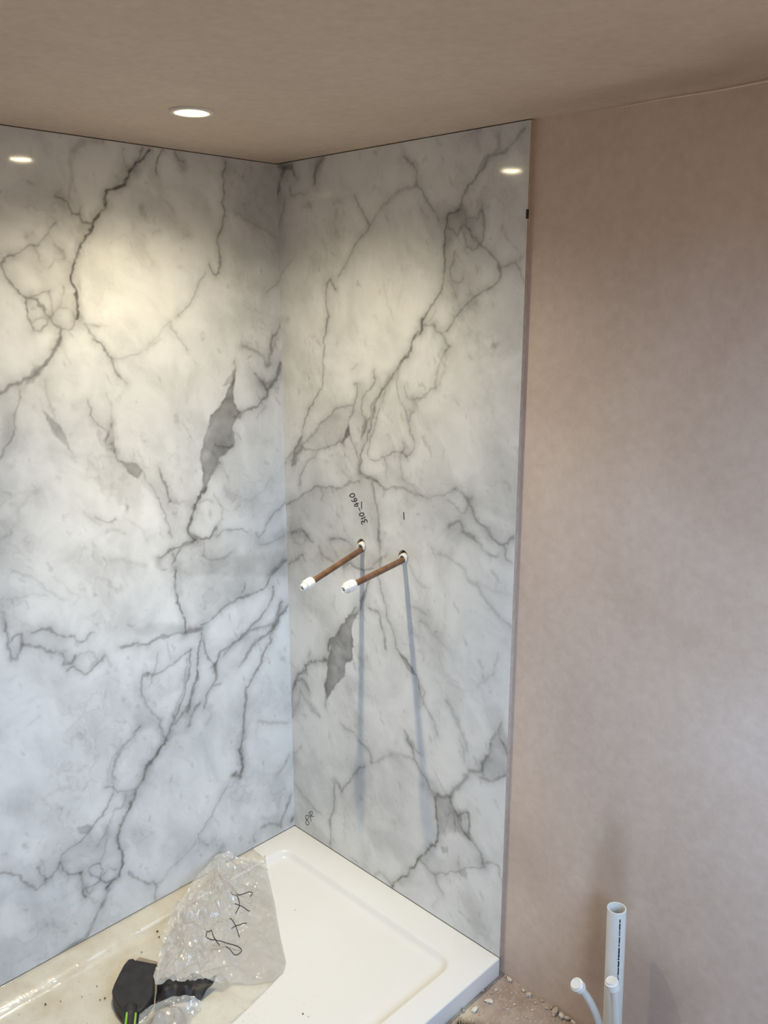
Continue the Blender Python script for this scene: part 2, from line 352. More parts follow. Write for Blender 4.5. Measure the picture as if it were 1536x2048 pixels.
# ------------------------------------------------------------------ marble panels
VEINS_L = """S 4.5 .85:371,1937 387,1919 408,1898 424,1877 440,1857 457,1844 476,1834 487,1819 488,1805 500,1792 515,1777 526,1756 541,1736 556,1715 569,1696 580,1674 585,1650 582,1622 580,1595 579,1569 579,1554
S 4.4 .5:393,1939 399,1918 411,1894
S 3.2 .6:334,1935 348,1917 356,1896 357,1884
S 3.0 .3:436,1934 435,1900
S 3.4 .55:525,1768 545,1761 553,1773 559,1780 574,1781 582,1792 585,1803 595,1810 605,1815
S 2.9 .4:551,1798 557,1780
S 8.2 .3:556,1914 538,1925 510,1936 486,1939
S 6.5 .22:558,1909 565,1882 570,1851 580,1815
B .3 28.8 14.2:418,1888
B .3 16.4 14.1:458,1866 555,1755
B .3 18.4 29.7:289,1899
S 3.7 .45:296,1938 295,1921 282,1918
B .45 3.9 5.2:723,1811
B .35 11.3 3.8:662,1836
B .4 20.4 12.3:671,1729
S 2.4 .45:608,1759 627,1739 643,1724 658,1712 680,1703 697,1691 709,1687
S 3.5 .6:709,1687 726,1681 735,1669 735,1654 726,1637 712,1622 697,1610 681,1605 665,1599 660,1585 653,1571 642,1559 628,1549 620,1536 623,1516 632,1502 642,1492
S 2.8 .35:661,1710 658,1691 654,1677
S 4.1 .3:617,1712 602,1693 601,1681 624,1676 638,1664
B .2 12.9 19.8:610,1693
S 4.0 .65:686,1603 684,1581 686,1561 682,1537
S 2.8 .45:678,1551 663,1559 648,1557 654,1545 665,1533 680,1533
S 2.4 .42:681,1605 660,1611 643,1615 636,1599 636,1577 635,1565
S 2.9 .42:642,1559 626,1573 620,1583 608,1581 591,1569 584,1556 587,1540 603,1532 616,1534
S 2.9 .35:608,1625 612,1605 617,1581
P .12:681,1609 639,1617 579,1605 580,1548 617,1528 672,1529 686,1557
P .12:730,1677 659,1710 609,1747 557,1755 530,1760 576,1686 586,1630 622,1613 673,1609 719,1628
S 4.5 .55:159,1936 164,1898 168,1854 172,1809 179,1777 192,1756 193,1736 187,1709 184,1682 191,1665 201,1658 210,1669 222,1683
S 3.0 .42:233,1662 251,1639 266,1619 284,1591 301,1576 321,1562
S 4.9 .2:321,1562 341,1544 360,1531 382,1514 409,1492
S 3.4 .3:341,1544 337,1526 324,1512 304,1489 294,1477
S 3.5 .4:562,1546 550,1527 534,1503 517,1485
S 4.3 .3:562,1546 535,1543 522,1539
S 5.2 .25:137,1816 111,1802 76,1788 40,1776 9,1761
S 3.4 .35:4,1650 27,1633 46,1616
S 5.1 .6:5,1529 15,1515 32,1485 40,1468
B .25 7.0 11.3:140,1820 423,1760
B .2 13.9 15.4:218,1823 282,1749
S 4.7 .25:335,1823 320,1807 313,1801
B .3 4.9 5.8:398,1810
B .2 14.9 8.9:303,1674 365,1753
B .5 3.0 3.6:106,1906
S 5.5 .13:402,1718 384,1693 380,1676
P .13:157,1934 -1,1937 6,1764 76,1793 137,1820 170,1791
B .22 18.3 8.8:126,1486 535,1541
S 6.0 .6:625,1511 635,1493 648,1477 660,1467 671,1455 681,1441 695,1429 714,1428 731,1425 748,1418 766,1409
P .38:652,1477 675,1461 699,1438 711,1418 690,1416 670,1446
S 3.7 .45:724,1412 726,1392 739,1372 747,1352 743,1335 745,1314 758,1303 767,1283 776,1268
P .16:766,1407 743,1393 750,1361 745,1331 760,1303 777,1297
S 5.1 .2:664,1425 665,1391 660,1370 650,1339
P .38:677,1356 654,1337 638,1316 627,1289 614,1264 637,1285 657,1314
S 6.1 .15:614,1486 603,1460
S 3.6 .5:543,1509 521,1489 499,1466 496,1446 495,1428 479,1416 467,1404
B .35 5.9 8.9:490,1428
S 3.7 .25:499,1466 470,1465 434,1474 402,1491 375,1504
S 3.8 .12:467,1404 481,1382 502,1370
S 3.2 .42:571,1376 568,1353 559,1326 546,1311 532,1296 534,1278 525,1264 514,1248
S 3.3 .5:521,1313 518,1295 515,1271 513,1248
S 3.3 .5:521,1313 530,1291 532,1278
S 3.7 .22:525,1390 517,1367 520,1331 519,1313
S 3.3 .45:513,1248 508,1234 496,1223
P .6:499,1223 474,1218 459,1206 442,1192 456,1180 471,1189 485,1203
S 3.5 .38:442,1192 433,1174 421,1153 407,1124 398,1098 389,1071 380,1039 374,1008
S 4.6 .58:397,1193 390,1170 381,1144 375,1119 367,1105
S 3.7 .3:367,1105 349,1089 331,1089
B .42 5.6 11.9:493,1109
B .28 3.9 16.2:524,1185
S 3.8 .4:571,1103 559,1094 545,1082 531,1077 523,1083
S 5.6 .18:601,1118 579,1093 565,1079
S 6.7 .25:547,1056 527,1057 503,1045
S 5.0 .13:485,1074 461,1045 437,1010
S 6.1 .2:704,1189 727,1170 751,1152 758,1119 777,1100 799,1091
P .64:156,1424 164,1384 160,1334 143,1309 153,1292 169,1279 174,1254 172,1223 191,1209 213,1197 227,1173 246,1150 272,1113 284,1109 276,1139 274,1179 275,1214 263,1258 244,1286 234,1310 206,1330 193,1356 173,1380
P .35:156,1424 184,1401 197,1382 164,1379
S 3.3 .4:153,1448 156,1424
S 5.1 .62:143,1309 121,1313 95,1318 75,1332 58,1346 54,1367 66,1386
S 8.2 .65:54,1367 27,1383 16,1406 5,1432
S 9.2 .5:73,1386 33,1384
S 4.6 .45:91,1405 73,1386
S 6.7 .4:125,1482 88,1466 63,1450 55,1429 45,1433
S 5.8 .4:16,1494 23,1479 44,1454 51,1429
B .3 10.1 4.0:109,1448
S 3.9 .5:168,1299 147,1294 143,1309
S 4.5 .62:170,1263 169,1227 181,1218 212,1227 220,1233
S 4.4 .5:217,1182 240,1154
S 4.6 .3:90,1292 83,1302 62,1315
S 5.5 .78:271,1123 284,1109 296,1101 306,1087 310,1062 317,1038 324,1021 322,1011 314,1001 303,986
S 4.9 .62:322,1018 308,1003 285,988 261,986 243,995 236,1007
S 4.9 .25:297,1091 273,1092 244,1082
S 5.0 .2:231,1091 217,1073 216,1030 236,1007
B .3 7.2 14.5:253,1053
S 4.4 .62:303,986 326,986 356,976 379,976 402,965 413,965
S 3.8 .52:303,986 339,975 363,960 381,940
S 3.7 .4:379,976 372,951
S 4.0 .38:237,986 211,1000 180,992 155,989 136,978
P .16:315,986 224,995 130,966 1,958 6,823 82,841 349,902 388,924
S 5.6 .35:288,938 259,924 216,920 190,928
S 4.5 .3:280,974 282,937
S 3.8 .42:2,1045 34,1017 62,997 84,962 98,948
S 4.4 .35:9,942 37,936 65,927 99,929
S 5.7 .4:11,868 47,852 68,838
S 8.4 .18:64,1108 79,1083 119,1067 158,1068 178,1045
B .5 6.6 4.0:404,932
P .25:418,971 402,965 409,934 422,947
S 7.2 .2:452,953 483,963 513,982 548,984
B .25 4.9 10.4:192,1137 361,1069
B .14 18.1 6.2:643,1215 658,1200 726,1183
B .12 27.5 17.3:597,1369 356,1397
S 4.4 .68:373,928 373,896 369,864 365,836 358,807 351,778 347,744
S 9.1 .58:347,744 326,741 302,739
B .45 13.3 7.7:314,744
S 5.2 .58:301,753 276,755 250,764 223,783 190,789 150,793 116,796 88,807 59,835 30,852 -3,865
S 5.1 .52:347,741 379,748 408,750 437,745 466,745 498,755 525,758 541,757
P .28:490,795 456,796 395,779 355,762 356,746 408,756 459,765 490,784
S 4.7 .35:515,815 500,805
S 4.3 .35:152,833 153,811 163,807
S 4.6 .2:290,828 289,794
S 4.1 .62:302,726 308,688 313,655 320,629 325,602 339,578 347,541 358,516
P .4:320,629 315,599 335,589
S 4.7 .52:300,714 287,676 279,645 264,623 254,637 243,657 210,664 183,674 155,689 120,709 91,731 73,750 58,770 57,799
S 4.8 .5:264,623 262,599 277,569 291,545 303,508
S 4.2 .4:277,569 248,565
P .45:277,627 254,637 259,592
S 6.6 .52:27,747 38,723 50,696 69,671 108,658 137,640 162,609 190,594
S 6.0 .58:5,735 28,714 47,689 66,670 70,641 93,612 108,580 127,555 145,531 162,524 168,484 174,443 179,396 188,350 190,320 189,275 200,248
P .3:27,747 57,704 73,672 51,672 28,714
S 5.2 .42:68,689 107,691 142,689 197,666 230,647
S 4.0 .45:333,684 360,684 381,676 402,667 432,659 463,661
S 3.9 .25:404,733 403,705 398,687
S 3.8 .3:440,711 446,669 453,644 465,632
S 4.0 .55:333,684 341,642 356,601 367,565 381,536 401,509 415,480 428,465
S 3.4 .35:346,666 362,603 387,544 407,505
S 4.1 .45:330,581 347,541 374,516 402,492
S 4.9 .45:463,661 480,659 488,634 484,606 472,574 463,548 444,525 441,490 434,470
S 6.3 .75:428,465 438,449 460,432 481,417 491,396 501,373
S 4.9 .38:510,522 522,510 545,502 559,491 567,466 577,438 582,408
S 4.3 .5:516,518 501,529
S 6.4 .18:568,484 586,458 598,414
P .18:483,589 463,543 436,516 439,472 465,516 499,517 513,556
P .1:297,718 196,672 73,666 137,637 234,573 302,525 359,505 342,574
P .12:456,721 398,731 332,734 309,722 332,687 402,667 454,667
S 4.7 .52:361,471 353,497 333,519 314,529
S 6.1 .22:277,505 290,503 279,476 299,459
B .25 23.7 6.8:395,465
S 4.8 .5:811,894 813,876 806,855 807,827 802,807 792,801 781,819 773,836 771,859 788,859 803,849
P .2:807,851 802,807 790,803 778,828 799,844
S 8.7 .35:817,919 814,885
S 4.1 .48:748,857 725,858 707,851 694,837 671,828 655,821 644,803 627,801 614,809 606,817
B .35 10.6 5.9:642,800
S 5.9 .52:771,831 758,829 738,816 726,803 703,796 690,787 684,770 676,753 669,753 657,769
S 4.8 .48:678,733 662,743 648,734 637,720 621,725 605,736 579,745
S 3.9 .25:657,769 637,773 608,762 604,746 626,732
S 4.3 .2:782,1010 761,999 731,985 717,970 707,951 686,927 663,916
S 3.5 .15:814,950 780,946 749,945 709,935
S 5.5 .14:687,970 656,944 630,913 641,901
B .42 4.9 4.1:459,839
B .3 5.3 7.3:539,614
B .3 3.1 15.4:589,647
B .3 9.5 6.6:219,872
S 6.6 .14:755,649 779,638
B .1 25.8 9.4:823,655 764,697 807,765
S 6.6 .28:127,401 84,379 18,358
S 5.6 .2:14,249 46,222 69,205
B .4 2.8 3.7:108,494
B .5 10.8 7.4:217,265
P .15:362,921 -4,897 -3,868 59,841 116,802 190,791 250,767 294,757 348,772 367,852
P .1:499,745 455,742 466,665 484,644 483,589 513,556 507,640 516,729
S 6.2 .12:167,733 185,709
S 5.7 .72:447,439 466,423 487,409 492,388 507,369 523,353 533,337 549,310 564,289 577,266 584,247 585,213 580,181 579,151 588,132 608,126 623,116
S 3.7 .45:605,400 587,389 575,370 556,362 529,353
S 4.2 .25:565,486 573,456 587,412
S 3.7 .5:588,371 604,347 627,324 647,306 669,297 691,282 712,276 731,264 740,246 736,228 725,211 693,194
P .38:692,322 666,323 647,308 669,297 689,306
S 4.4 .3:554,347 570,320 592,325 605,291 618,269 641,247
P .22:567,359 529,347 555,307 564,329
S 3.1 .3:659,292 657,277
S 4.3 .3:617,251 622,220 634,209
P .22:621,299 597,293 603,251 619,258
P .1:729,257 669,289 606,280 581,257 588,132 629,137 688,191 732,220
S 4.7 .62:693,194 691,159 687,122
S 3.2 .48:682,145 656,140 639,145 644,156 669,175 673,189 661,200 640,198 634,174 639,154
S 3.8 .5:639,145 619,131 597,128
S 3.2 .38:630,155 615,170 594,156
S 3.2 .42:682,148 678,129 667,134
S 8.2 .5:623,116 630,91 646,70 669,48 685,22 700,4 726,6 747,1 763,-1
S 4.2 .2:686,128 665,93 645,76
S 6.6 .13:617,78 593,37
S 3.5 .45:740,241 762,225 779,226 792,263
B .55 4.6 4.1:797,264
S 4.4 .45:779,226 790,212 805,208 828,238 848,268 865,286 882,294
B .42 6.3 6.1:819,332
S 4.6 .2:878,339 864,337
B .35 7.2 10.3:726,392
B .28 6.0 5.2:663,420
S 4.5 .45:563,131 550,106 526,81 498,54 498,23 496,4
S 5.8 .22:498,54 468,53 436,71 404,85 371,105 351,120
B .28 6.7 5.8:532,123
S 5.2 .52:196,338 187,303 189,273 203,254 223,268
B .4 9.4 7.4:219,266
S 3.8 .36:238,250 256,226 274,203 296,175 323,154 344,136 339,114 311,85
S 9.1 .3:268,67 283,36
S 5.7 .55:11,114 23,89 36,61 53,21
B .6 14.0 14.9:10,25
S 6.9 .2:133,86 89,69
S 8.3 .45:127,50 97,53 60,32
S 4.8 .4:156,44 158,12
S 5.6 .2:14,246 46,219 61,200
B .2 6.1 11.7:392,280 424,348
B .12 23.5 7.5:793,98 831,114 728,151"""  # grey strokes, soft areas and blots in panel millimetres, mostly veins
VEINS_R = """S 7.6 .55:15,1938 36,1924 21,1908 6,1888 -2,1859
S 7.5 .5:33,1928 64,1925 80,1903
P .4:23,1939 71,1934 64,1921 29,1920
S 5.4 .35:52,1884 61,1863 89,1860 116,1858
S 8.0 .5:180,1937 167,1922 157,1903 153,1884
P .3:158,1935 190,1936 176,1914 156,1887
S 4.3 .3:33,1857 21,1823 5,1790
B .2 26.7 10.4:115,1829 232,1833
B .15 6.0 11.7:275,1857
S 3.4 .45:290,1840 311,1815 328,1798 343,1776 340,1759 316,1746 292,1725 273,1702 257,1674 235,1650
S 5.7 .3:346,1774 374,1795 403,1820 430,1836 463,1845 494,1845
S 3.9 .45:457,1911 483,1893 494,1874 494,1853 502,1839 520,1818 541,1795 557,1775 562,1766
P .2:462,1914 499,1892 499,1874
B .25 7.7 4.4:526,1777
S 5.1 .48:788,1930 768,1910 748,1897 718,1887 696,1881 683,1866 665,1851 647,1832 629,1809 623,1792 616,1782
S 6.8 .3:725,1930 726,1907 713,1889
P .32:696,1885 683,1866 661,1848 669,1867 682,1886
S 6.2 .16:663,1935 668,1894
S 3.7 .65:616,1782 591,1780 579,1763 578,1735 581,1705 584,1687 583,1661 582,1639 570,1617 550,1595 535,1576 519,1552 512,1531
P .3:579,1763 591,1780 623,1783 640,1759 617,1732 603,1726 588,1701 578,1713
S 2.9 .4:623,1782 640,1759 629,1746 617,1731 597,1741 587,1752
S 3.7 .35:645,1764 663,1765 677,1778 674,1799
S 3.6 .52:682,1778 687,1750 686,1722 679,1708 701,1695 714,1689 729,1672 735,1654 732,1637 719,1623 696,1620 683,1609 659,1595 636,1580 612,1554 592,1532
S 3.3 .45:640,1752 660,1730 679,1708
S 3.3 .4:636,1735 642,1710 661,1699 675,1705 660,1723 650,1745
P .28:640,1767 687,1760 684,1715 656,1699 637,1717 631,1746
P .12:588,1698 637,1710 679,1705 731,1658 715,1623 664,1598 617,1561 591,1606
S 3.4 .35:608,1704 609,1675 599,1661 605,1643 624,1635 639,1647
S 3.4 .3:605,1635 616,1602
P .18:595,1650 629,1638 616,1598 595,1624
S 2.9 .3:654,1631 659,1609
B .3 21.3 11.6:667,1587
S 3.1 .45:736,1664 749,1668 766,1674 780,1660 787,1643 794,1632
S 3.1 .25:766,1674 791,1690
S 4.1 .52:221,1625 209,1635 197,1650 186,1640 185,1608 188,1578 194,1557 183,1524
S 6.2 .45:221,1625 215,1635
S 3.3 .25:62,1709 33,1689 3,1661
B .25 12.1 6.1:303,1636 362,1559
S 4.8 .14:386,1643 397,1607 420,1575 426,1547
S 4.6 .1:453,1634 443,1587
B .28 18.2 11.4:24,1546
B .14 17.8 12.0:321,1700 474,1788
S 3.5 .2:556,1576 540,1549
S 3.1 .3:551,1545 556,1532
S 3.6 .52:186,1549 179,1515 173,1473 172,1435 166,1400 162,1370 152,1365 131,1341 110,1313 96,1285 81,1261 73,1237 58,1217 43,1187 31,1163
S 4.7 .42:34,1149 38,1168 68,1200 79,1219 105,1240 129,1247 150,1272 173,1290 193,1307 213,1324 245,1333
P .4:70,1237 76,1210 45,1155 30,1148 39,1187
S 4.1 .35:32,1186 1,1149
S 4.1 .46:276,1335 245,1333
S 4.0 .46:289,1387 301,1392 298,1366 288,1345 276,1318 263,1300 263,1279 237,1237
P .55:263,1292 272,1267 256,1252 240,1237 250,1260
P .16:153,1272 206,1312 257,1317 257,1283 237,1237 138,1217 97,1231
S 4.0 .42:79,1206 138,1210 192,1225 237,1237
S 3.9 .42:151,1212 127,1188 99,1167 77,1140 65,1120 61,1096
S 4.1 .5:263,1275 281,1246 293,1222 299,1197 305,1172
S 4.8 .75:517,1553 515,1534 497,1512 487,1496 484,1481 466,1468 444,1452 431,1436 417,1417
S 3.8 .58:417,1417 400,1398 383,1389 372,1364 360,1334 348,1308 339,1282 336,1257 318,1233 308,1207 304,1171
S 3.9 .45:360,1428 357,1399 343,1378 319,1356 312,1322 324,1306 327,1281 318,1255
S 3.3 .45:411,1419 389,1393 360,1355 342,1312 336,1307
S 2.9 .46:400,1394 383,1352 363,1310 348,1266 336,1223 342,1209 360,1209 383,1222 418,1233 446,1236 473,1231
P .35:318,1301 333,1307 327,1273 318,1263
S 3.2 .46:436,1432 436,1396 442,1365 456,1350 470,1327 478,1304 487,1281 490,1257 482,1240 468,1231
S 4.1 .38:483,1337 478,1312
S 4.1 .36:461,1402 472,1371 483,1364 504,1374 509,1376 540,1388 558,1401 560,1431 575,1458 589,1488
P .28:483,1380 515,1378 499,1362 489,1337
P .1:439,1424 461,1402 478,1372 489,1337 473,1332 450,1358 439,1397
P .1:289,1387 360,1424 411,1419 372,1364 336,1307 318,1229 305,1185 281,1259 276,1318
S 3.5 .45:517,1542 553,1539 556,1528 573,1526 581,1514 593,1499 606,1496 589,1488
S 3.4 .3:573,1526 597,1532 607,1547
S 5.1 .2:584,1488 592,1466 585,1436 556,1397
S 3.3 .4:454,1261 457,1241 449,1232
S 2.9 .35:395,1221 400,1197 398,1171
S 3.3 .25:446,1228 452,1196 457,1167
P .1:395,1221 451,1228 463,1164 395,1154
S 6.7 .68:302,1171 317,1160 341,1157 365,1154
S 4.6 .52:347,1147 359,1097 368,1055 374,1001
S 4.7 .46:302,1147 267,1138 242,1123 215,1108 182,1107 124,1103 93,1087 63,1063 26,1043 4,1032
S 3.9 .3:155,1101 162,1083 154,1068
S 4.5 .42:365,1154 395,1139 429,1144 463,1147 502,1141 537,1138
S 3.8 .3:457,1167 491,1160 502,1143
S 4.0 .25:389,1140 389,1123
S 4.6 .3:550,1144 591,1155 626,1172
S 6.2 .48:626,1172 646,1167 661,1154 676,1137 684,1115 706,1101 726,1091 731,1081
S 3.9 .4:661,1150 676,1158
S 4.5 .3:602,1141 622,1136 643,1116 657,1122 664,1139
S 5.0 .45:603,1079 628,1091 643,1096 654,1078 683,1068
P .25:463,1127 497,1115 475,1099
B .4 8.1 4.2:508,1088
B .35 4.5 5.1:458,1058
S 6.1 .35:12,953 45,969 67,968 95,954
B .2 14.2 9.6:90,1011 139,1506
S 5.1 .3:186,964 213,977 246,978
P .16:26,1038 121,1100 215,1105 299,1144 347,1147 365,1000 95,947 7,942
B .25 16.6 6.8:177,1181
S 5.3 .2:236,1167 274,1150
B .42 11.5 7.0:725,1504
B .3 7.0 4.3:659,1475
B .3 3.0 11.7:587,1249
B .2 5.2 7.9:532,1278
B .15 13.3 7.3:761,1245
B .4 3.4 5.3:110,1401
B .2 5.8 12.0:329,1499 229,1488
S 5.0 .25:283,1428 301,1437
S 5.9 .4:22,952 51,963 79,963 93,952 114,946
S 4.7 .3:35,931 64,929 86,945
S 4.1 .42:70,904 41,879 7,854
S 5.7 .42:141,938 147,915 174,905 200,903
S 5.5 .36:189,966 208,976 247,977 272,968
S 4.4 .25:202,973 188,947 214,920
P .15:142,961 279,983 382,951 370,927 246,899 147,915
S 4.9 .52:240,907 265,915 290,907 328,915 358,922
S 4.7 .5:315,910 321,889
S 6.2 .36:358,937 376,950 405,969
S 4.4 .3:240,907 236,879
S 3.5 .42:370,1027 375,993 377,959 382,934 375,901 382,868 391,839 402,801 417,774 429,746 438,721 450,711 476,701 498,677 513,659 521,635 533,603 550,586 567,561 579,525
P .58:450,714 470,708 493,689 504,672 481,676 458,696
S 3.5 .42:516,656 519,621 525,587 533,603 535,631 524,649
S 4.8 .52:336,811 358,808 373,793 382,764 391,739 397,707
B .35 6.0 6.8:358,833
S 7.3 .62:327,882 321,848 311,819 302,798
P .62:296,792 263,765 230,727 203,691 176,678 175,639 189,663 181,631 167,592 162,556 155,523 164,485 200,543 234,579 242,610 268,643 278,679 269,714 276,749
S 4.3 .6:283,793 257,758 223,721 196,682 175,676 175,639
S 4.1 .3:175,659 203,676 222,663
S 6.5 .6:167,607 132,594 96,583 70,564 58,537 35,520 19,488 6,460
S 8.3 .5:153,608 171,608
S 7.7 .5:15,482 42,506 64,508 86,490
S 4.9 .4:70,562 73,537
S 4.8 .3:97,613 82,591
S 7.1 .3:6,463 8,421 3,371 31,424 48,477 62,450 91,440 127,416
S 6.0 .4:155,543 165,516 157,457
P .14:11,475 49,509 85,484 127,416 62,429 3,371
B .25 5.3 19.1:198,790
S 4.3 .45:648,1075 668,1067 692,1058 711,1045 739,1035 753,1036
S 4.6 .5:719,1088 738,1073 761,1064 779,1070 795,1092
S 3.7 .45:770,1060 771,1042 789,1036
S 6.4 .26:579,1006 615,1001 655,986 666,960 695,955 715,932 730,912 759,896 791,877
S 5.2 .14:695,963 738,953 797,948
S 5.8 .2:473,945 501,926 528,913 550,916
S 6.8 .3:496,854 518,849 540,844
S 4.3 .36:524,821 546,814 565,798 570,808
S 4.7 .18:573,796 600,778 626,760
S 6.0 .2:762,805 759,776 750,748 713,720 704,700
B .25 5.6 4.9:745,707
S 6.6 .1:613,683 674,678
S 8.1 .3:614,635 630,615 646,590 663,561 679,528
S 4.4 .36:800,574 780,589 772,611 781,631
S 4.5 .35:748,563 747,584 765,604
P .2:747,584 783,627 804,585 753,556
B .3 5.5 15.4:526,725
B .25 5.5 12.2:494,795
S 4.7 .4:466,500 483,479 501,457
B .28 9.7 20.3:570,530
S 5.3 .3:225,431 239,421 279,421 305,401 318,388
B .2 13.1 15.0:279,446
B .12 10.0 24.8:94,749 75,828
S 4.3 .4:299,408 323,394 339,377 344,356
S 6.4 .3:344,353 365,369 395,399 435,420 474,431 499,432
S 4.4 .52:479,477 496,457 500,432 518,413 540,395 556,371 580,353
S 4.4 .25:496,475 512,459 533,455
S 4.4 .25:654,544 669,525 672,493
S 4.3 .5:320,336 292,315 273,288 254,258 231,234 221,212 204,230 191,234 186,207 188,168 188,147 176,116 170,78 166,9
S 7.5 .2:0,247 30,275 45,291
S 6.3 .25:3,144 39,128 75,117 103,98 131,96
S 5.2 .72:580,353 583,326 584,290 587,256 585,228 570,202 549,173 527,144 511,117 491,95 486,73 448,46 431,27 425,12
S 8.5 .5:588,359 608,366 628,379 638,400 657,419 676,444 695,467 723,485 731,505 747,531
S 4.2 .56:626,376 631,361 644,345 655,336 674,350 686,359 692,332 690,297
S 3.7 .4:644,340 645,310 643,283
S 4.1 .52:665,336 671,300 686,290 701,282 718,271 733,257 741,235
S 3.7 .5:655,336 660,308 691,288
P .3:588,359 626,373 644,345 688,360 693,293 666,285 641,286 616,261 590,248 586,300
S 2.8 .35:614,322 620,316 635,331
S 3.3 .3:615,305 610,267
P .35:601,218 622,228 622,210 607,202
S 4.5 .42:527,139 549,136 560,123 582,121 588,101 599,88 609,82
P .15:522,141 570,184 612,178 582,121 555,135
P .1:590,239 681,283 736,249 736,228 644,176 592,131 570,184
S 3.9 .36:587,124 623,152 644,171 689,195 713,211 741,230
S 3.3 .3:660,220 664,191
P .35:654,177 689,190 692,167 669,167
S 3.6 .42:741,243 764,259 780,255 788,233 798,217 804,194
S 5.2 .45:728,466 751,474 773,490 800,509
S 3.8 .4:747,572 747,535 727,499 737,478
S 3.7 .4:783,586 797,567
P .15:727,499 749,532 747,572 797,567 799,513 751,476
B .3 9.3 7.3:304,224
B .25 8.0 13.3:529,369
B .2 18.3 5.9:353,144
B .12 18.8 29.3:291,243
B .2 7.9 15.4:231,76
B .15 4.7 19.1:389,209 328,88
S 4.4 .3:358,9 371,30 389,30
S 7.1 .3:395,23 425,14
B .25 25.9 7.7:270,14
B .25 12.7 8.7:460,38
B .42 8.6 6.6:731,90
B .3 7.5 3.6:662,63
S 5.0 .15:588,64 573,27"""  # traced grey marks of the narrower panel, veins for the most part
STEP = 2.2
def vnoise(nu, nv, cell, rng):
    """smooth value noise on the panel grid, feature size in grid steps"""
    gu, gv = int(nu/cell)+3, int(nv/cell)+3
    g = rng.standard_normal((gu, gv))
    x = np.arange(nu)/cell; y = np.arange(nv)/cell
    xi = x.astype(int); yi = y.astype(int); fx = x-xi; fy = y-yi
    fx = fx*fx*(3-2*fx); fy = fy*fy*(3-2*fy)
    fx = fx[:, None]; fy = fy[None, :]
    A = g[xi][:, yi]; B = g[xi+1][:, yi]; C = g[xi][:, yi+1]; D = g[xi+1][:, yi+1]
    return (A*(1-fx)+B*fx)*(1-fy)+(C*(1-fx)+D*fx)*fy
def dnoise(X, Y, cell, stretch, deg, rng):
    """value noise drawn out along a slanting direction, feature size in mm"""
    a = math.radians(deg); p = (X*math.cos(a)+Y*math.sin(a))/(cell*stretch)+500; q = (-X*math.sin(a)+Y*math.cos(a))/cell+500
    g = rng.standard_normal((128, 128)); i = p.astype(int); j = q.astype(int); fx = p-i; fy = q-j
    fx = fx*fx*(3-2*fx); fy = fy*fy*(3-2*fy); i %= 128; j %= 128; i1 = (i+1) % 128; j1 = (j+1) % 128
    return (g[i, j]*(1-fx)+g[i1, j]*fx)*(1-fy)+(g[i, j1]*(1-fx)+g[i1, j1]*fx)*fy
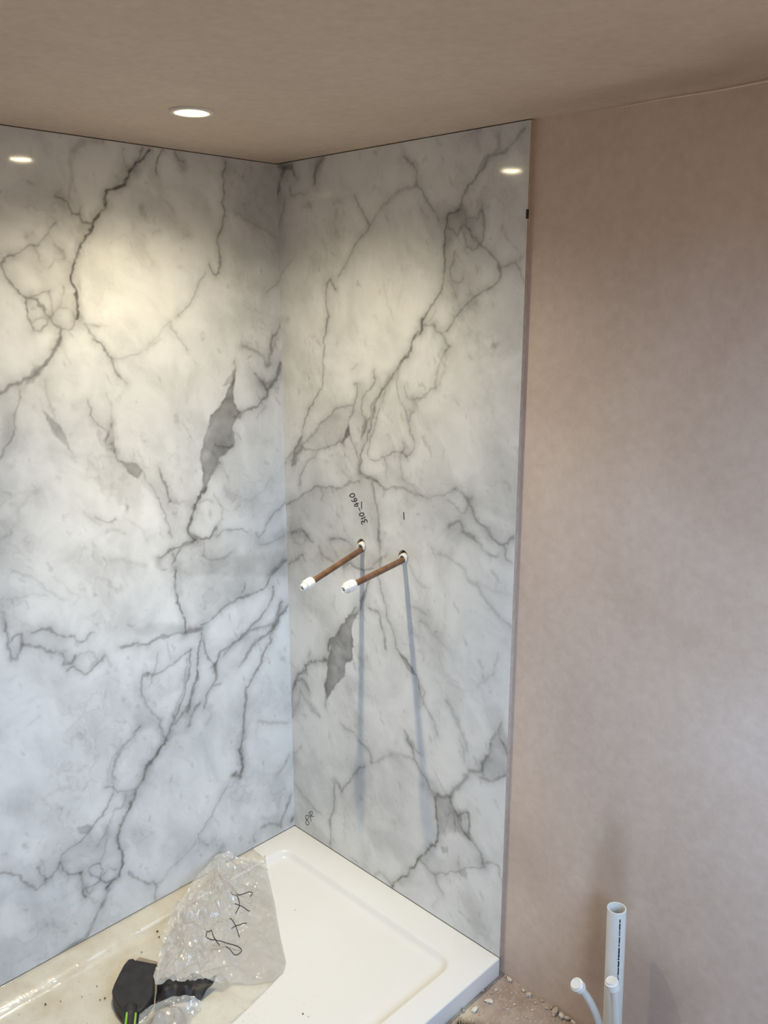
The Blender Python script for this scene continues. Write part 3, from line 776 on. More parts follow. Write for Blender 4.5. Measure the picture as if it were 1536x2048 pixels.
def paint(width, height, text, seed):
    nu, nv = int(width/STEP)+1, int(height/STEP)+1
    u = np.linspace(0, width, nu); v = np.linspace(0, height, nv)
    rng = np.random.default_rng(seed)
    U, V = np.meshgrid(u, v, indexing='ij')
    U = U+1.3*vnoise(nu, nv, 3, rng)+2.2*vnoise(nu, nv, 8, rng)+2.5*vnoise(nu, nv, 22, rng)
    V = V+1.3*vnoise(nu, nv, 3, rng)+2.2*vnoise(nu, nv, 8, rng)+2.5*vnoise(nu, nv, 22, rng)
    blot = np.clip(.80+.22*vnoise(nu, nv, 9, rng)+.18*vnoise(nu, nv, 4, rng), .3, 1.35)
    blot2 = .92+.13*vnoise(nu, nv, 24, rng)+.10*vnoise(nu, nv, 9, rng)
    keep = np.ones((nu, nv))
    def window(pts, pad):
        a = np.array(pts); i0 = max(0, int((a[:, 0].min()-pad)/width*(nu-1))); i1 = min(nu, int((a[:, 0].max()+pad)/width*(nu-1))+2)
        j0 = max(0, int((a[:, 1].min()-pad)/height*(nv-1))); j1 = min(nv, int((a[:, 1].max()+pad)/height*(nv-1))+2)
        return slice(i0, max(i1, i0)), slice(j0, max(j1, j0))
    def segdist(P, X, Y, closed=False):
        best = np.full(X.shape, 1e9)
        for k in range(len(P)-(0 if closed else 1)):
            (x0, y0), (x1, y1) = P[k], P[(k+1) % len(P)]
            dx, dy = x1-x0, y1-y0; L = dx*dx+dy*dy+1e-9
            t = np.clip(((X-x0)*dx+(Y-y0)*dy)/L, 0, 1)
            best = np.minimum(best, (X-x0-t*dx)**2+(Y-y0-t*dy)**2)
        return np.sqrt(best)
    for ln in text.strip().split('\n'):
        h, b = ln.split(':'); h = h.split(); P = [tuple(map(float, q.split(','))) for q in b.split()]
        if h[0] == 'S':
            w, d = float(h[1]), float(h[2]); w = max(w, 3.0)
            s = window(P, 26+3*w); X, Y = U[s], V[s]; r = segdist(P, X, Y)
            core = np.exp(-(r/(w*.70))**2)*.92; halo = .32*np.exp(-(r/(w*1.3+9))**2)
            val = 1.12*d*np.clip(core*blot[s]+halo, 0, 1)
        elif h[0] == 'P':
            d = float(h[1]); s = window(P, 14); X, Y = U[s], V[s]; r = segdist(P, X, Y, True)
            ins = np.zeros(X.shape, bool)
            for k in range(len(P)):
                (x0, y0), (x1, y1) = P[k], P[k-1]
                c = ((y0 > Y) != (y1 > Y)) & (X < (x1-x0)*(Y-y0)/(y1-y0+1e-9)+x0); ins ^= c
            soft = 3.0 if d > .3 else 9.0
            sd = np.where(ins, r, -r)/soft
            val = 1.15*d*np.clip(.5+.5*sd, 0, 1)*np.clip(blot2[s]+.22*np.exp(-(r/5.0)**2)-.06, 0, 1.25)
        else:
            d, rx, ry = map(float, h[1:4]); rx, ry = max(rx, 3), max(ry, 3)
            for cx, cy in P:
                s = window([(cx, cy)], 2.2*max(rx, ry)+8); X, Y = U[s], V[s]
                e = ((X-cx)/rx)**2+((Y-cy)/ry)**2
                keep[s] *= 1-np.clip(d*np.exp(-e*1.1)*blot[s], 0, .95)
            continue
        keep[s] *= 1-np.clip(val, 0, .97)
    # faint smoky streaks and flecks between the veins
    D = 63 if seed == 11 else 118
    a = dnoise(U, V, 42, 1.7, D, rng)+.6*dnoise(U, V, 19, 1.8, D+14, rng)+.35*dnoise(U, V, 9, 1.6, D-12, rng)
    c = dnoise(U, V, 95, 1.5, D, rng)+.5*dnoise(U, V, 45, 1.5, D-20, rng)
    ridge = np.exp(-(a/.15)**2)*np.clip(c*.9, 0, 1)*.14
    cloud = np.clip(.06+.07*c+.045*a, 0, .26)
    m1 = dnoise(U, V, 11, 2.6, D+8, rng)+.5*dnoise(U, V, 6, 1.8, D-25, rng); m2 = dnoise(U, V, 80, 1.3, D, rng)
    smudge = np.clip(m1-1.15+.4*m2, 0, 1.2)**1.6*.15
    keep *= (1-ridge)*(1-cloud)*(1-smudge)
    return u, v, 1-keep
def marble_face(name, width, height, text, seed, place, parent, holes=(), flip=False):
    u, v, val = paint(width, height, text, seed)
    nu, nv = len(u), len(v)
    U, V = np.meshgrid(u, v, indexing='ij'); idx = np.arange(nu*nv).reshape(nu, nv)
    inside = np.zeros((nu, nv), bool)
    for hu, hv, r in holes:
        d = np.hypot(U-hu, V-hv); ins = d < r; inside |= ins
    q = np.stack([idx[:-1, :-1], idx[1:, :-1], idx[1:, 1:], idx[:-1, 1:]], -1)
    allin = inside[:-1, :-1] & inside[1:, :-1] & inside[1:, 1:] & inside[:-1, 1:]
    q = q[~allin].reshape(-1, 4)
    for hu, hv, r in holes:
        d = np.hypot(U-hu, V-hv); ins = (d < r); k = np.where(ins, r/np.maximum(d, 1e-6), 1.0)
        k = np.where(ins & (d < r*.6), 1.0, k)
        U = hu+(U-hu)*k; V = hv+(V-hv)*k
    if flip: q = q[:, ::-1]
    co = place(U.ravel()/1000, V.ravel()/1000).astype(np.float32)
    used = np.zeros(nu*nv, bool); used[q.ravel()] = True
    remap = np.cumsum(used)-1; q = remap[q]; co = co[used]; vv = val.ravel()[used]
    me = bpy.data.meshes.new(name); me.vertices.add(len(co)); me.vertices.foreach_set('co', co.ravel())
    me.loops.add(q.size); me.loops.foreach_set('vertex_index', q.ravel().astype(np.int32))
    me.polygons.add(len(q)); me.polygons.foreach_set('loop_start', np.arange(0, q.size, 4, dtype=np.int32))
    me.update(calc_edges=True); me.validate()
    at = me.attributes.new('vein', 'FLOAT', 'POINT'); at.data.foreach_set('value', vv.astype(np.float32))
    return link(name, me, M['marble'], parent)
PANEL_TOP = CEIL-.0022
PH = (PANEL_TOP-.05)*1000
TRAY_LEN = 1.30
LEFT_W = 1.20
pl = empty('wall_panel', (-PT/2, -LEFT_W/2, .05), 'white marble-look shower panel with grey veins on the left wall', 'wall panel')
def place_l(u, v): return np.stack([np.zeros_like(u), -u, v+.05], 1)
marble_face('marble_face', LEFT_W*1000, PH, VEINS_L, 11, place_l, pl, flip=True)
box('board_core', (-PT, -LEFT_W, .05), (-.0006, PT, PANEL_TOP), M['core'], pl)
pr = empty('wall_panel', (.40, PT/2, .05), 'narrower marble-look shower panel with two copper pipes coming through it', 'wall panel')
def place_r(u, v): return np.stack([u, np.zeros_like(u), v+.05], 1)
marble_face('marble_face', 798, PH, VEINS_R, 23, place_r, pr, [(hx*1000, (hz-.05)*1000, HR*1000) for hx, hz in HOLES])
core = box('board_core', (0, .0006, .05), (.798, PT, PANEL_TOP), M['core'], pr)
drill(core, [((hx, PT/2, hz), (0, 1, 0), HR, .05) for hx, hz in HOLES])
tag(box('edge_chip', (.7945, -.0006, 1.806), (.7984, .004, 1.824), M['nick'], pr), 'small dark chip on the panel edge')

def ribbon_text(name, strokes, conv, rad, parent, label):
    dat = []
    for st in strokes:
        pts = [Vector(conv(p.x, p.y)) for p in smooth_path([(a, b, 0) for a, b in st], 6)]
        dat.append(tube_data(pts, rad, 6))
    return tag(mesh(name, *join_data(dat), M['ink'], parent), label)
NUMBERS = [[(0.3159, 1.0820), (0.3108, 1.0849), (0.3137, 1.0907), (0.3214, 1.0892), (0.3230, 1.0961), (0.3310, 1.0960), (0.3319, 1.0904)],
    [(0.3103, 1.0956), (0.3253, 1.1037)],
    [(0.3041, 1.1040), (0.3127, 1.1038), (0.3197, 1.1086), (0.3187, 1.1127), (0.3108, 1.1120), (0.3037, 1.1073), (0.3041, 1.1040)],
    [(0.3067, 1.1164), (0.3007, 1.1243)],
    [(0.2838, 1.1261), (0.2977, 1.1282), (0.2911, 1.1358)],
    [(0.2848, 1.1299), (0.3010, 1.1365)],
    [(0.2727, 1.1393), (0.2818, 1.1377), (0.2915, 1.1404), (0.2942, 1.1457), (0.2877, 1.1473), (0.2833, 1.1427), (0.2894, 1.1399)],
    [(0.2682, 1.1487), (0.2780, 1.1484), (0.2859, 1.1536), (0.2848, 1.1582), (0.2758, 1.1576), (0.2678, 1.1524), (0.2682, 1.1487)],
    [(0.3118, 1.1422), (0.3116, 1.1230)],
    [(0.4611, 1.1397), (0.4627, 1.1211)]]
INITIALS = [[(0.0714, 0.1153), (0.0602, 0.1124), (0.0534, 0.1011), (0.0645, 0.0956), (0.0706, 0.0891), (0.0640, 0.0801), (0.0544, 0.0827), (0.0597, 0.0958), (0.0696, 0.1086), (0.0714, 0.1153)],
    [(0.0750, 0.1286), (0.0805, 0.1008)],
    [(0.0701, 0.1240), (0.0800, 0.1355), (0.0878, 0.1344), (0.0811, 0.1209), (0.0762, 0.1163)],
    [(0.0795, 0.1190), (0.0954, 0.1240)]]
ribbon_text('handwriting', NUMBERS, lambda x, z: (x, -.0003, z), .0012, pr, 'black marker numbers 310-460 and ticks above the pipes')
ribbon_text('handwriting', INITIALS, lambda x, z: (x, -.0003, z), .0008, pr, 'small black marker letters near the tray corner')


# ------------------------------------------------------------------ shower pipes
for (hx, hz), tip, lab in ((HOLES[0], (.331, -.212, .968), 'copper pipe stub with white stop end, nearer the panel corner, below the handwriting'),
                           (HOLES[1], (.481, -.213, .999), 'copper pipe stub with white stop end, farther from the panel corner')):
    t = Vector(tip); b = Vector((hx+.001, .03, hz-.004)); d = (t-b).normalized()
    root = empty('copper_pipe', (hx, 0, hz), lab, 'pipe', 'shower supply pipes')
    mesh('pipe', *tube_data([b+d*k*(t-b).length/6 for k in range(7)], .0075, 24), M['copper'], root, True)
    prof = [(-.004, .0078), (-.004, .0128), (.000, .0137), (.012, .0137), (.0125, .0131), (.0145, .0131), (.015, .0137), (.0205, .0134), (.0215, .0092), (.031, .0088), (.0325, .0078), (.0325, .0055), (.027, .0050), (.027, .0001)]
    mesh('stop_end', *lathe_data(prof, t-d*.020, d), M['white_plastic'], root, False)
    mesh('sleeve', *lathe_data([(.03, .0080), (.03, .0124), (-.004, .0124), (-.006, .0115), (-.006, .0080), (.03, .0080)], Vector((hx+.001, 0, hz-.004)), -d), M['white_plastic'], root)

# ------------------------------------------------------------------ ceiling downlight
dl = empty('downlight', LAMP, 'lit round recessed downlight in the plaster ceiling', 'light')
mesh('bezel', *lathe_data([(0, .0425), (.003, .0420), (.0045, .0400), (.0045, .0290), (.002, .0275), (.0, .0270)], LAMP, (0, 0, -1), 48), M['bezel'], dl, True)
mesh('lens', *lathe_data([(.0005, .0270), (.0020, .0262), (.0048, .021), (.0064, .011), (.0069, .0002)], LAMP, (0, 0, -1), 40), M['lens'], dl, True)
for pw, dg in BEAMS:
    sl = bpy.data.lights.new('downlight_beam', 'SPOT'); sl.energy = pw; sl.color = SPOT_COL; sl.spot_size = math.radians(dg); sl.spot_blend = 1.0; sl.shadow_soft_size = .018
    slo = bpy.data.objects.new('downlight_beam', sl); COL.objects.link(slo); slo.location = LAMP-Vector((0, 0, .030))

# ------------------------------------------------------------------ shower tray
TX0, TX1, TY0, TY1 = 0.0, .80, -TRAY_LEN, 0.0
RX0, RX1, RY0, RY1, RR = .062, .732, -TRAY_LEN+.09, -.086, .045        # inner edge of the rim
def rr_loop(x0, x1, y0, y1, r, z, n=10):
    out = []
    for cx, cy, a0 in ((x1-r, y1-r, 0), (x0+r, y1-r, 90), (x0+r, y0+r, 180), (x1-r, y0+r, 270)):
        for k in range(n+1):
            a = math.radians(a0+90*k/n); out.append((cx+r*math.cos(a), cy+r*math.sin(a), z))
    return out
DROP = [(0, 0), (.002, -.0002), (.004, -.0010), (.007, -.0035), (.013, -.0120), (.017, -.0155), (.021, -.0172), (.027, -.0179), (.034, -.018)]
def tray_z(x, y):
    qx = abs(x-(RX0+RX1)/2)-(RX1-RX0)/2+RR; qy = abs(y-(RY0+RY1)/2)-(RY1-RY0)/2+RR
    d = -(math.hypot(max(qx, 0), max(qy, 0))+min(max(qx, qy), 0)-RR)
    if d <= 0: return .05
    for (a, za), (b, zb) in zip(DROP, DROP[1:]):
        if d < b: return .05+za+(zb-za)*(d-a)/(b-a)
    return .032
def make_tray():
    loops = [rr_loop(TX0, TX1, TY0, TY1, .004, 0), rr_loop(TX0, TX1, TY0, TY1, .004, .0465),
             rr_loop(TX0+.0010, TX1-.0010, TY0+.0010, TY1-.0010, .004, .0490), rr_loop(TX0+.0035, TX1-.0035, TY0+.0035, TY1-.0035, .004, .05)]
    for d, z in DROP: loops.append(rr_loop(RX0+d, RX1-d, RY0+d, RY1-d, max(RR-d, .003), .05+z))
    n = len(loops[0]); V = [p for l in loops for p in l]; F = []
    for i in range(len(loops)-1):
        for k in range(n): F.append((i*n+k, i*n+(k+1) % n, (i+1)*n+(k+1) % n, (i+1)*n+k))
    F.append(tuple((len(loops)-1)*n+k for k in range(n))); F.append(tuple(range(n-1, -1, -1)))
    o = mesh('shower_tray', V, F, M['tray'], None, True)
    o.data.polygons[-1].use_smooth = False
    md = o.modifiers.new('edges', 'EDGE_SPLIT'); md.split_angle = math.radians(50)
    return tag(o, 'white rectangular shower tray with a raised rim against both panels', 'shower tray')
make_tray()

# ------------------------------------------------------------------ things lying in the tray
def sheet(name, outline, step, zf, mat, parent=None, thick=.0004, smooth=True):
    """fill an outline (x, y) with a fine grid of triangles and lift it by zf(x, y, distance to edge)"""
    bm = bmesh.new(); vs_ = [bm.verts.new((x, y, 0)) for x, y in outline]; bm.faces.new(vs_)
    xs = [p[0] for p in outline]; ys = [p[1] for p in outline]
    for ax, lo, hi in ((Vector((1, 0, 0)), min(xs), max(xs)), (Vector((0, 1, 0)), min(ys), max(ys))):
        k = lo+step
        while k < hi:
            bmesh.ops.bisect_plane(bm, geom=bm.verts[:]+bm.edges[:]+bm.faces[:], plane_co=ax*k, plane_no=ax); k += step
    bmesh.ops.triangulate(bm, faces=bm.faces[:])
    def edist(x, y):
        b = 9
        for k in range(len(outline)):
            a = Vector(outline[k-1]); c = Vector(outline[k]); p = Vector((x, y)); e = c-a
            t = max(0, min(1, (p-a).dot(e)/max(e.length_squared, 1e-9))); b = min(b, (p-a-e*t).length)
        return b
    for v in bm.verts: v.co.z = zf(v.co.x, v.co.y, edist(v.co.x, v.co.y))
    bmesh.ops.recalc_face_normals(bm, faces=bm.faces[:])
    if sum(f.normal.z for f in bm.faces) < 0: bmesh.ops.reverse_faces(bm, faces=bm.faces[:])
    me = bpy.data.meshes.new(name); bm.to_mesh(me); bm.free()
    o = link(name, me, mat, parent, smooth)
    if thick:
        md = o.modifiers.new('thickness', 'SOLIDIFY'); md.thickness = thick; md.offset = 1
    return o
def crumple(x, y, s, seed):
    p = Vector((x*s+seed, y*s-seed*.7, seed*1.3))
    q = p+.35*Vector((noise.noise(p*1.3), noise.noise(p*1.3+Vector((9, 2, 4))), 0))
    d, _ = noise.voronoi(q); return (d[1]-d[0])
FILM = [(0.0040, -0.1650), (0.0600, -0.1700), (0.0540, -0.1591), (0.2116, -0.2500), (0.3296, -0.3235), (0.4158, -0.3735), (0.4363, -0.3997), (0.4487, -0.4544), (0.4622, -0.5197), (0.4723, -0.5784), (0.5000, -0.8000), (0.5000, -1.2000), (0.0040, -1.2000)]
BAG = [(0.0208, -0.2658, 0.1150), (0.0415, -0.2416, 0.0900), (0.0544, -0.2125, 0.0750), (0.0848, -0.1820, 0.0580), (0.2168, -0.2539, 0.0390), (0.3315, -0.3250, 0.0360), (0.4176, -0.3749, 0.0360), (0.4372, -0.4019, 0.0360), (0.4412, -0.4362, 0.0360), (0.4159, -0.4774, 0.0380), (0.3808, -0.5107, 0.0430), (0.3810, -0.5401, 0.0680), (0.3618, -0.5548, 0.0780), (0.3399, -0.5806, 0.0850), (0.3365, -0.5992, 0.0850), (0.3044, -0.6200, 0.0850), (0.2867, -0.6622, 0.0800), (0.2619, -0.6540, 0.0800), (0.2129, -0.6079, 0.0850), (0.1428, -0.5507, 0.0900), (0.1127, -0.5062, 0.1000), (0.0703, -0.4375, 0.1050), (0.0593, -0.3933, 0.1100), (0.0257, -0.3289, 0.1200), (0.0192, -0.2904, 0.1200)]
BAG_IN = [(0.2768, -0.4125, 0.0410), (0.2204, -0.4488, 0.0750), (0.1618, -0.4529, 0.1200), (0.1324, -0.3694, 0.1200), (0.1542, -0.3048, 0.0650), (0.2518, -0.5429, 0.1050), (0.2495, -0.5845, 0.1000), (0.2676, -0.3411, 0.0390), (0.3629, -0.4452, 0.0390), (0.2804, -0.5054, 0.0700)]
BAG2 = [(0.3237, -0.7274, 0.0650), (0.3248, -0.7044, 0.0700), (0.3287, -0.6782, 0.0700), (0.3378, -0.6501, 0.0680), (0.3493, -0.6304, 0.0660), (0.3685, -0.6132, 0.0640), (0.3833, -0.6022, 0.0550), (0.3907, -0.6063, 0.0410), (0.3928, -0.6258, 0.0380), (0.3958, -0.6376, 0.0380), (0.4084, -0.6507, 0.0380), (0.4326, -0.6688, 0.0380), (0.4024, -0.7157, 0.0380), (0.3678, -0.7499, 0.0430), (0.3456, -0.7438, 0.0600)]
BAG2_IN = [(0.3826, -0.7113, 0.0950), (0.3911, -0.6703, 0.0850), (0.4016, -0.7345, 0.0900), (0.4030, -0.6906, 0.0700)]
SCRAP = [(0.2655, -0.6461, 0.0600), (0.2608, -0.6377, 0.0620), (0.2744, -0.6234, 0.0640), (0.2846, -0.6116, 0.0720), (0.2926, -0.6074, 0.0600), (0.3047, -0.5946, 0.0620), (0.3150, -0.5777, 0.0720), (0.3263, -0.5674, 0.0660), (0.3396, -0.5611, 0.0600), (0.3609, -0.5414, 0.0660), (0.3635, -0.5594, 0.0560), (0.3668, -0.5909, 0.0390), (0.3495, -0.6099, 0.0390), (0.3365, -0.6265, 0.0390), (0.3200, -0.6654, 0.0390), (0.3190, -0.6889, 0.0390), (0.2823, -0.6589, 0.0430)]
SCRAP_IN = [(0.2978, -0.6381, 0.0600), (0.3306, -0.6088, 0.0620), (0.3449, -0.5855, 0.0560), (0.3226, -0.6423, 0.0430)]
HEAD = [(0.1592, -0.6612, 0.0680), (0.1648, -0.6532, 0.0680), (0.1761, -0.6522, 0.0680), (0.2180, -0.6203, 0.0680), (0.2430, -0.6403, 0.0680), (0.2677, -0.6562, 0.0680), (0.3006, -0.6783, 0.0680), (0.3204, -0.7113, 0.0680), (0.3232, -0.7269, 0.0680), (0.3119, -0.7435, 0.0680), (0.2926, -0.7533, 0.0680), (0.2644, -0.7516, 0.0680), (0.2386, -0.7469, 0.0680), (0.2217, -0.7406, 0.0680), (0.2075, -0.7273, 0.0680), (0.1889, -0.7057, 0.0680), (0.1676, -0.6795, 0.0680)]
STRIP = [(0.1783, -0.6533, 0.0700), (0.1754, -0.6416, 0.0700), (0.2198, -0.6187, 0.0700), (0.2253, -0.6245, 0.0700)]
HANDLE = [(0.2953, -0.7346, 0.0620), (0.3168, -0.7469, 0.0600), (0.3363, -0.7603, 0.0580), (0.3627, -0.7797, 0.0560), (0.3995, -0.8070, 0.0540)]
BAG_TEXT = [[(0.2369, -0.4885), (0.2200, -0.4722), (0.2195, -0.4625), (0.2406, -0.4690), (0.2723, -0.4724)],
    [(0.2396, -0.4879), (0.2619, -0.4640), (0.2877, -0.4356), (0.3135, -0.4348), (0.3191, -0.4583), (0.3022, -0.4634), (0.2857, -0.4622)],
    [(0.2201, -0.4029), (0.2420, -0.3992), (0.2673, -0.4074)],
    [(0.2404, -0.4122), (0.2396, -0.3911), (0.2451, -0.3677)],
    [(0.1650, -0.3582), (0.1743, -0.3468), (0.1956, -0.3537), (0.2114, -0.3784)],
    [(0.1866, -0.3624), (0.2178, -0.3373)],
    [(0.1591, -0.3358), (0.1590, -0.3106), (0.1701, -0.2927), (0.1781, -0.3056)]]
CRUMBS = [(0.0004, -0.3227, 0.0022), (-0.0039, -0.3594, 0.0022), (0.0193, -0.3660, 0.0014), (-0.0016, -0.3889, 0.0012), (0.0905, -0.5421, 0.0030), (0.1114, -0.5505, 0.0024), (0.1278, -0.6099, 0.0018), (0.1503, -0.7438, 0.0018), (0.1154, -0.8555, 0.0026), (0.1321, -0.8264, 0.0016), (0.1547, -0.7847, 0.0014), (0.1987, -0.7483, 0.0024), (0.1946, -0.7590, 0.0016), (0.5673, -0.4466, 0.0022), (0.2860, -0.2361, 0.0012)]
def idw(pts):
    def f(x, y):
        n = s = 0.0
        for px, py, pz in pts:
            w = 1.0/((x-px)**2+(y-py)**2+1e-5)**1.6; n += w*pz; s += w
        return n/s
    return f
def film_z(x, y, e=0):
    p = Vector((x*9, y*9, 1.7))
    return tray_z(x, y)+.0008+.0022*abs(noise.noise(p))+.0014*abs(noise.noise(p*2.7))
tag(sheet('protective_film', FILM, .012, film_z, M['film'], thick=.0002), 'dusty yellowed protective film lying over the left part of the tray', 'plastic film')
# hand tool: flat rounded head, tan strip on its edge, striped handle
hc = Vector((sum(p[0] for p in HEAD)/len(HEAD), sum(p[1] for p in HEAD)/len(HEAD), .037))
tool = empty('hand_tool', hc, 'black hand tool with a rounded flat head and lime-striped handle in the tray', 'tool')
n = len(HEAD); V = []; F = []
cen = Vector((hc.x, hc.y, 0))
for z_, k_ in ((.0370, 1.0), (.0640, 1.0), (.0668, .985), (.068, .95)):
    for p in HEAD: V.append(((p[0]-cen.x)*k_+cen.x, (p[1]-cen.y)*k_+cen.y, z_))
for i in range(3):
    for k in range(n): F.append((i*n+k, i*n+(k+1) % n, (i+1)*n+(k+1) % n, (i+1)*n+k))
F.append(tuple(3*n+k for k in range(n))); F.append(tuple(range(n-1, -1, -1)))
mesh('tool_head', V, F, M['black'], tool)
V = [(p[0], p[1], .0400) for p in STRIP]+[(p[0], p[1], .070) for p in STRIP]
mesh('edge_strip', V, [(0, 1, 2, 3)[::-1], (4, 5, 6, 7)]+[(k, (k+1) % 4, 4+(k+1) % 4, 4+k) for k in range(4)], M['tan'], tool)
hp = smooth_path(HANDLE, 5)
ho = mesh('handle', *tube_data(hp, [.017]*6+[.0155]*(len(hp)-6), 18), M['black'], tool, True)
hs = (hp[-1]-hp[0]).normalized(); hside = hs.cross(up).normalized()
for off in (-.0125, .0065):
    st = [p+hside*off+up*(math.sqrt(max(.0165**2-off*off, 1e-6))-.0006) for p in hp[5:]]
    tag(mesh('grip_stripe', *tube_data(st, .0026, 8), M['lime'], ho, True), 'lime green grip stripe')
# torn black sheet
si = idw(SCRAP+SCRAP_IN)
def scrap_z(x, y, e=0): return max(si(x, y)+.010*(crumple(x, y, 26, 3.1)-.35), tray_z(x, y)+.004)
tag(sheet('black_sheet_scrap', [p[:2] for p in SCRAP], .006, scrap_z, M['black'], thick=.0012), 'crumpled torn black sheet between the two clear bags', 'plastic scrap')
# clear bags
bi = idw(BAG+BAG_IN)
def bag_z(x, y, e=0):
    z_ = bi(x, y); a = min(.036, .0045+.55*max(0, z_-.044))
    return max(z_+a*(crumple(x, y, 15, 5.5)-.4)+.5*a*(crumple(x, y, 34, 1.5)-.4)+.22*a*(crumple(x, y, 75, 4.2)-.4), tray_z(x, y)+.0045)
bg = tag(sheet('polythene_bag', [p[:2] for p in BAG], .004, bag_z, M['bag'], thick=.0002, smooth=False), 'crumpled clear polythene bag with black handwriting beside the marble panel', 'plastic bag')
ribbon_text('handwriting', BAG_TEXT, lambda x, y: (x, y, bag_z(x, y)+.0012), .0010, bg, 'thin black handwriting on the bag')
b2 = idw(BAG2+BAG2_IN)
def bag2_z(x, y, e=0):
    z_ = b2(x, y); a = min(.020, .003+.33*max(0, z_-.040))
    return max(z_+a*(crumple(x, y, 20, 8.2)-.4)+.4*a*(crumple(x, y, 45, 2.5)-.4), tray_z(x, y)+.004)
tag(sheet('polythene_bag', [p[:2] for p in BAG2], .006, bag2_z, M['bag_grey'], thick=.0002, smooth=False), 'smaller thin clear polythene bag draped over the black tool at the tray front', 'plastic bag')

M['dirt'] = plain('dark_dirt', (.09, .065, .045), .9, var=.3, vscale=200)
def crumb(x, y, r, seed):
    z_ = tray_z(x, y)+(.0030 if x < .5 else 0)
    bm = bmesh.new(); bmesh.ops.create_icosphere(bm, subdivisions=1, radius=r); g = random.Random(seed)
    for v in bm.verts: v.co = Vector((v.co.x*g.uniform(.7, 1.4)+x, v.co.y*g.uniform(.7, 1.4)+y, v.co.z*.6+z_+r*.4))
    me = bpy.data.meshes.new('dirt_crumb'); bm.to_mesh(me); bm.free()
    return tag(link('dirt_crumb', me, M['dirt']), 'tiny dark crumb of dirt lying in the shower tray', 'dirt', 'dirt crumbs in the tray')
for i, (x, y, r) in enumerate(CRUMBS): crumb(x, y, r, 60+i)


# ------------------------------------------------------------------ waste and supply pipes by the wall
wp = empty('waste_pipe', (1.1415, -.050, 0), 'upright white plastic waste pipe standing open against the plaster wall', 'pipe')
wt = Vector((1.1275, -.050, .4065)); wb_ = Vector((1.1415, -.050, 0)); wd = (wt-wb_).normalized()
L = (wt-wb_).length
mesh('pipe_wall', *lathe_data([(0, .0198), (L-.001, .0198), (L, .0193), (L, .0172), (L-.001, .0168), (L-.2, .0168)], wb_, wd, 40), M['grey_plastic'], wp, True)
mesh('cut_rim', *lathe_data([(L+.0002, .0196), (L+.0006, .0185), (L+.0002, .0171)], wb_, wd, 40), M['white_plastic'], wp, True)
dat = []; random.seed(3)
vc = Vector((CAM_POS.x-wt.x, CAM_POS.y-wt.y, 0)).normalized(); sr = Vector((-vc.y, vc.x, 0))
pd = (vc*math.cos(.42)+sr*math.sin(.42)).normalized()
z = L-.012
while z > .03:
    h = random.choice((.004, .007, .010, .014, .018)); w = random.uniform(.0009, .0020)
    p = wb_+wd*z+pd*.0196
    dat.append(tube_data([p, p-wd*h*.4+sr*random.uniform(-.0006, .0006), p-wd*h], w, 6)); z -= h+random.choice((.0015, .002, .003))
tag(mesh('printed_line', *join_data(dat), M['ink'], wp), 'dashed line of black print running down the pipe')
def stop_pipe(path, cap_r, pr_, label):
    P = smooth_path(path, 8); d = (P[-1]-P[-4]).normalized()
    root = empty('supply_pipe', (P[0].x, P[0].y, 0), label, 'pipe', 'capped supply pipes')
    mesh('pipe', *tube_data(P, pr_, 20), M['grey_plastic'], root, True)
    k = cap_r
    prof = [(-.020, pr_), (-.020, k*.86), (-.017, k*.95), (-.012, k*.95), (-.0115, k*.86), (-.009, k*.86), (-.0085, k), (-.001, k), (.0, k*.92), (.0005, k*.80), (.0035, k*.78), (.0045, k*.70), (.0035, k*.60), (.0035, .0001)]
    mesh('stop_end', *lathe_data(prof, P[-1], d, 32), M['white_plastic'], root, False)
    return root
stop_pipe([(1.136, -.090, 0), (1.136, -.090, .08), (1.130, -.092, .140), (1.111, -.098, .185), (1.094, -.110, .218), (1.088, -.127, .241)], .0142, .0080, 'thin white supply pipe bending away to the left, capped, left of the waste pipe')
stop_pipe([(1.181, -.105, 0), (1.178, -.105, .12), (1.172, -.106, .20), (1.167, -.109, .255), (1.161, -.115, .287)], .0142, .0088, 'thin straight white supply pipe capped in front of the waste pipe')

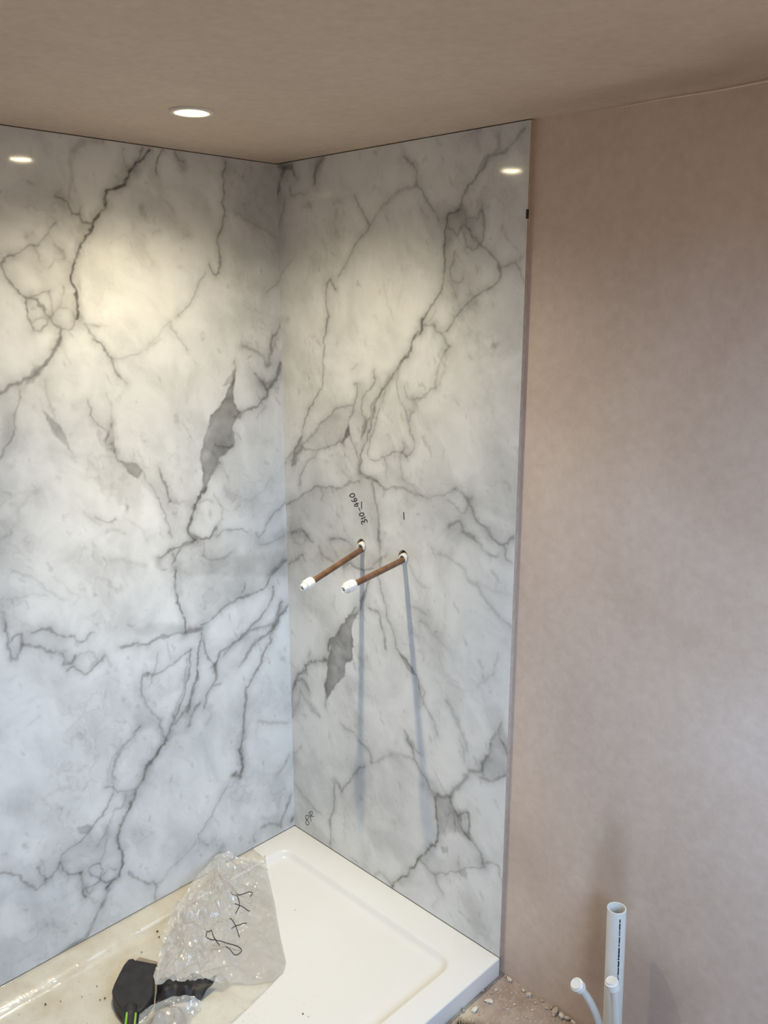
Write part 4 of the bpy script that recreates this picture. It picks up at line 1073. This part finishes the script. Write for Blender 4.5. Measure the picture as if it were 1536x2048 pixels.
# ------------------------------------------------------------------ rubble on the floor and brush
def chunk(name, c, r, sq, seed, mat):
    bm = bmesh.new(); bmesh.ops.create_icosphere(bm, subdivisions=1, radius=1)
    rng = random.Random(seed); a = rng.uniform(0, 6.28)
    for v in bm.verts: v.co = Vector((v.co.x*1.25, v.co.y*.85, v.co.z*sq))*rng.uniform(.72, 1.2)
    bmesh.ops.rotate(bm, verts=bm.verts[:], cent=(0, 0, 0), matrix=Matrix.Rotation(a, 3, 'Z'))
    zl = min(v.co.z for v in bm.verts)
    for v in bm.verts: v.co = Vector((c[0]+v.co.x*r, c[1]+v.co.y*r, (v.co.z-zl)*r-.0004))
    me = bpy.data.meshes.new(name); bm.to_mesh(me); bm.free()
    return link(name, me, mat)
CHUNKS = [(0.8285, 0.0009, 0.0065), (0.8145, 0.0051, 0.0035), (0.8910, -0.0037, 0.0085), (0.8842, -0.0519, 0.0035), (0.8085, -0.1522, 0.0050), (0.9668, -0.0054, 0.0110), (0.9837, -0.0026, 0.0090), (0.9676, -0.0124, 0.0075), (0.9444, -0.0074, 0.0040), (0.8244, -0.0461, 0.0035), (0.8560, 0.0058, 0.0030), (0.9172, -0.0119, 0.0035), (1.0142, 0.0016, 0.0060), (0.8724, -0.0782, 0.0030), (0.9251, -0.0628, 0.0035), (0.8030, -0.0710, 0.0030), (0.9247, 0.0044, 0.0040), (0.9976, 0.0002, 0.0070), (0.9235, -0.0354, 0.0030), (0.9546, 0.0012, 0.0045), (0.9670, 0.0030, 0.0050), (0.8738, -0.0014, 0.0045), (0.8437, -0.0540, 0.0025), (0.8218, -0.0603, 0.0025)]
for i, (x, y, r) in enumerate(CHUNKS):
    tag(chunk('plaster_lump', (x, y), r, .75, 40+i, M['debris_pale' if i % 3 == 0 else 'debris']), 'small lump of broken plaster on the floor between tray and wall', 'rubble', 'lumps of broken plaster')
tag(chunk('plaster_flake', (0.8339, -0.0864), .0098, .38, 91, M['debris_pale']), 'largest flat plaster flake on the floor beside the tray edge', 'rubble')
tag(chunk('filler_blob', (0.8262, -0.1310), .0100, .55, 95, plain('white_filler', (.74, .70, .62), .9)), 'whitest blob of filler on the floor beside the tray edge', 'rubble')

# fine grit
rng = random.Random(5); dat = []
for k in range(2400):
    x = rng.uniform(.806, 1.30); y = -abs(rng.gauss(0, .10))+.004 if k % 3 else rng.uniform(-.45, .0)
    if y > .006: continue
    r = rng.uniform(.0008, .0034); a = rng.uniform(0, 6.28); h = r*rng.uniform(.6, 1.3)
    b = [Vector((x+r*math.cos(a+i*2.09)*rng.uniform(.7, 1.3), y+r*math.sin(a+i*2.09)*rng.uniform(.7, 1.3), 0)) for i in range(3)]
    dat.append((b+[Vector((x, y, h))], [(0, 1, 3), (1, 2, 3), (2, 0, 3)]))
tag(mesh('floor_grit', *join_data(dat), M['debris']), 'fine plaster grit scattered over the dusty floor', 'grit', kind='stuff')

br = empty('hand_brush', (.905, -.265, 0), 'dark-bristled hand brush lying on the dusty floor by the tray', 'brush')
b0 = Vector((.874, -.230, .018)); bd = Vector((-.42, .907, 0)).normalized(); bs_ = Vector((bd.y, -bd.x, 0))
blk = []
for s_, w_, h_ in ((-.11, .010, .010), (-.05, .012, .011), (-.03, .020, .013), (0, .026, .014)):
    c = b0+bd*s_; blk.append([c-bs_*w_-up*h_*.8, c+bs_*w_-up*h_*.8, c+bs_*w_+up*h_*.6, c-bs_*w_+up*h_*.6])
V = [p for q in blk for p in q]; F = [(3, 2, 1, 0), (12, 13, 14, 15)]
for i in range(3):
    for k in range(4): F.append((i*4+k, i*4+(k+1) % 4, (i+1)*4+(k+1) % 4, (i+1)*4+k))
mesh('handle', V, F, M['wood'], br)
dat = []; rng = random.Random(9)
for k in range(420):
    u_, v_ = rng.uniform(-1, 1), rng.uniform(-1, 1)
    p = b0+bs_*u_*.024+up*v_*.010-bd*.004; q = p+bd*rng.uniform(.050, .064)+bs_*(u_*.006+rng.gauss(0, .003))+up*(v_*.004+rng.gauss(0, .002))
    q.z = max(q.z, .001)
    s, t = bs_*.0006, up*.0006
    dat.append(([p-s, p+s, p+t, q], [(0, 1, 3), (1, 2, 3), (2, 0, 3)]))
tag(mesh('bristles', *join_data(dat), M['bristle'], br), kind='stuff')
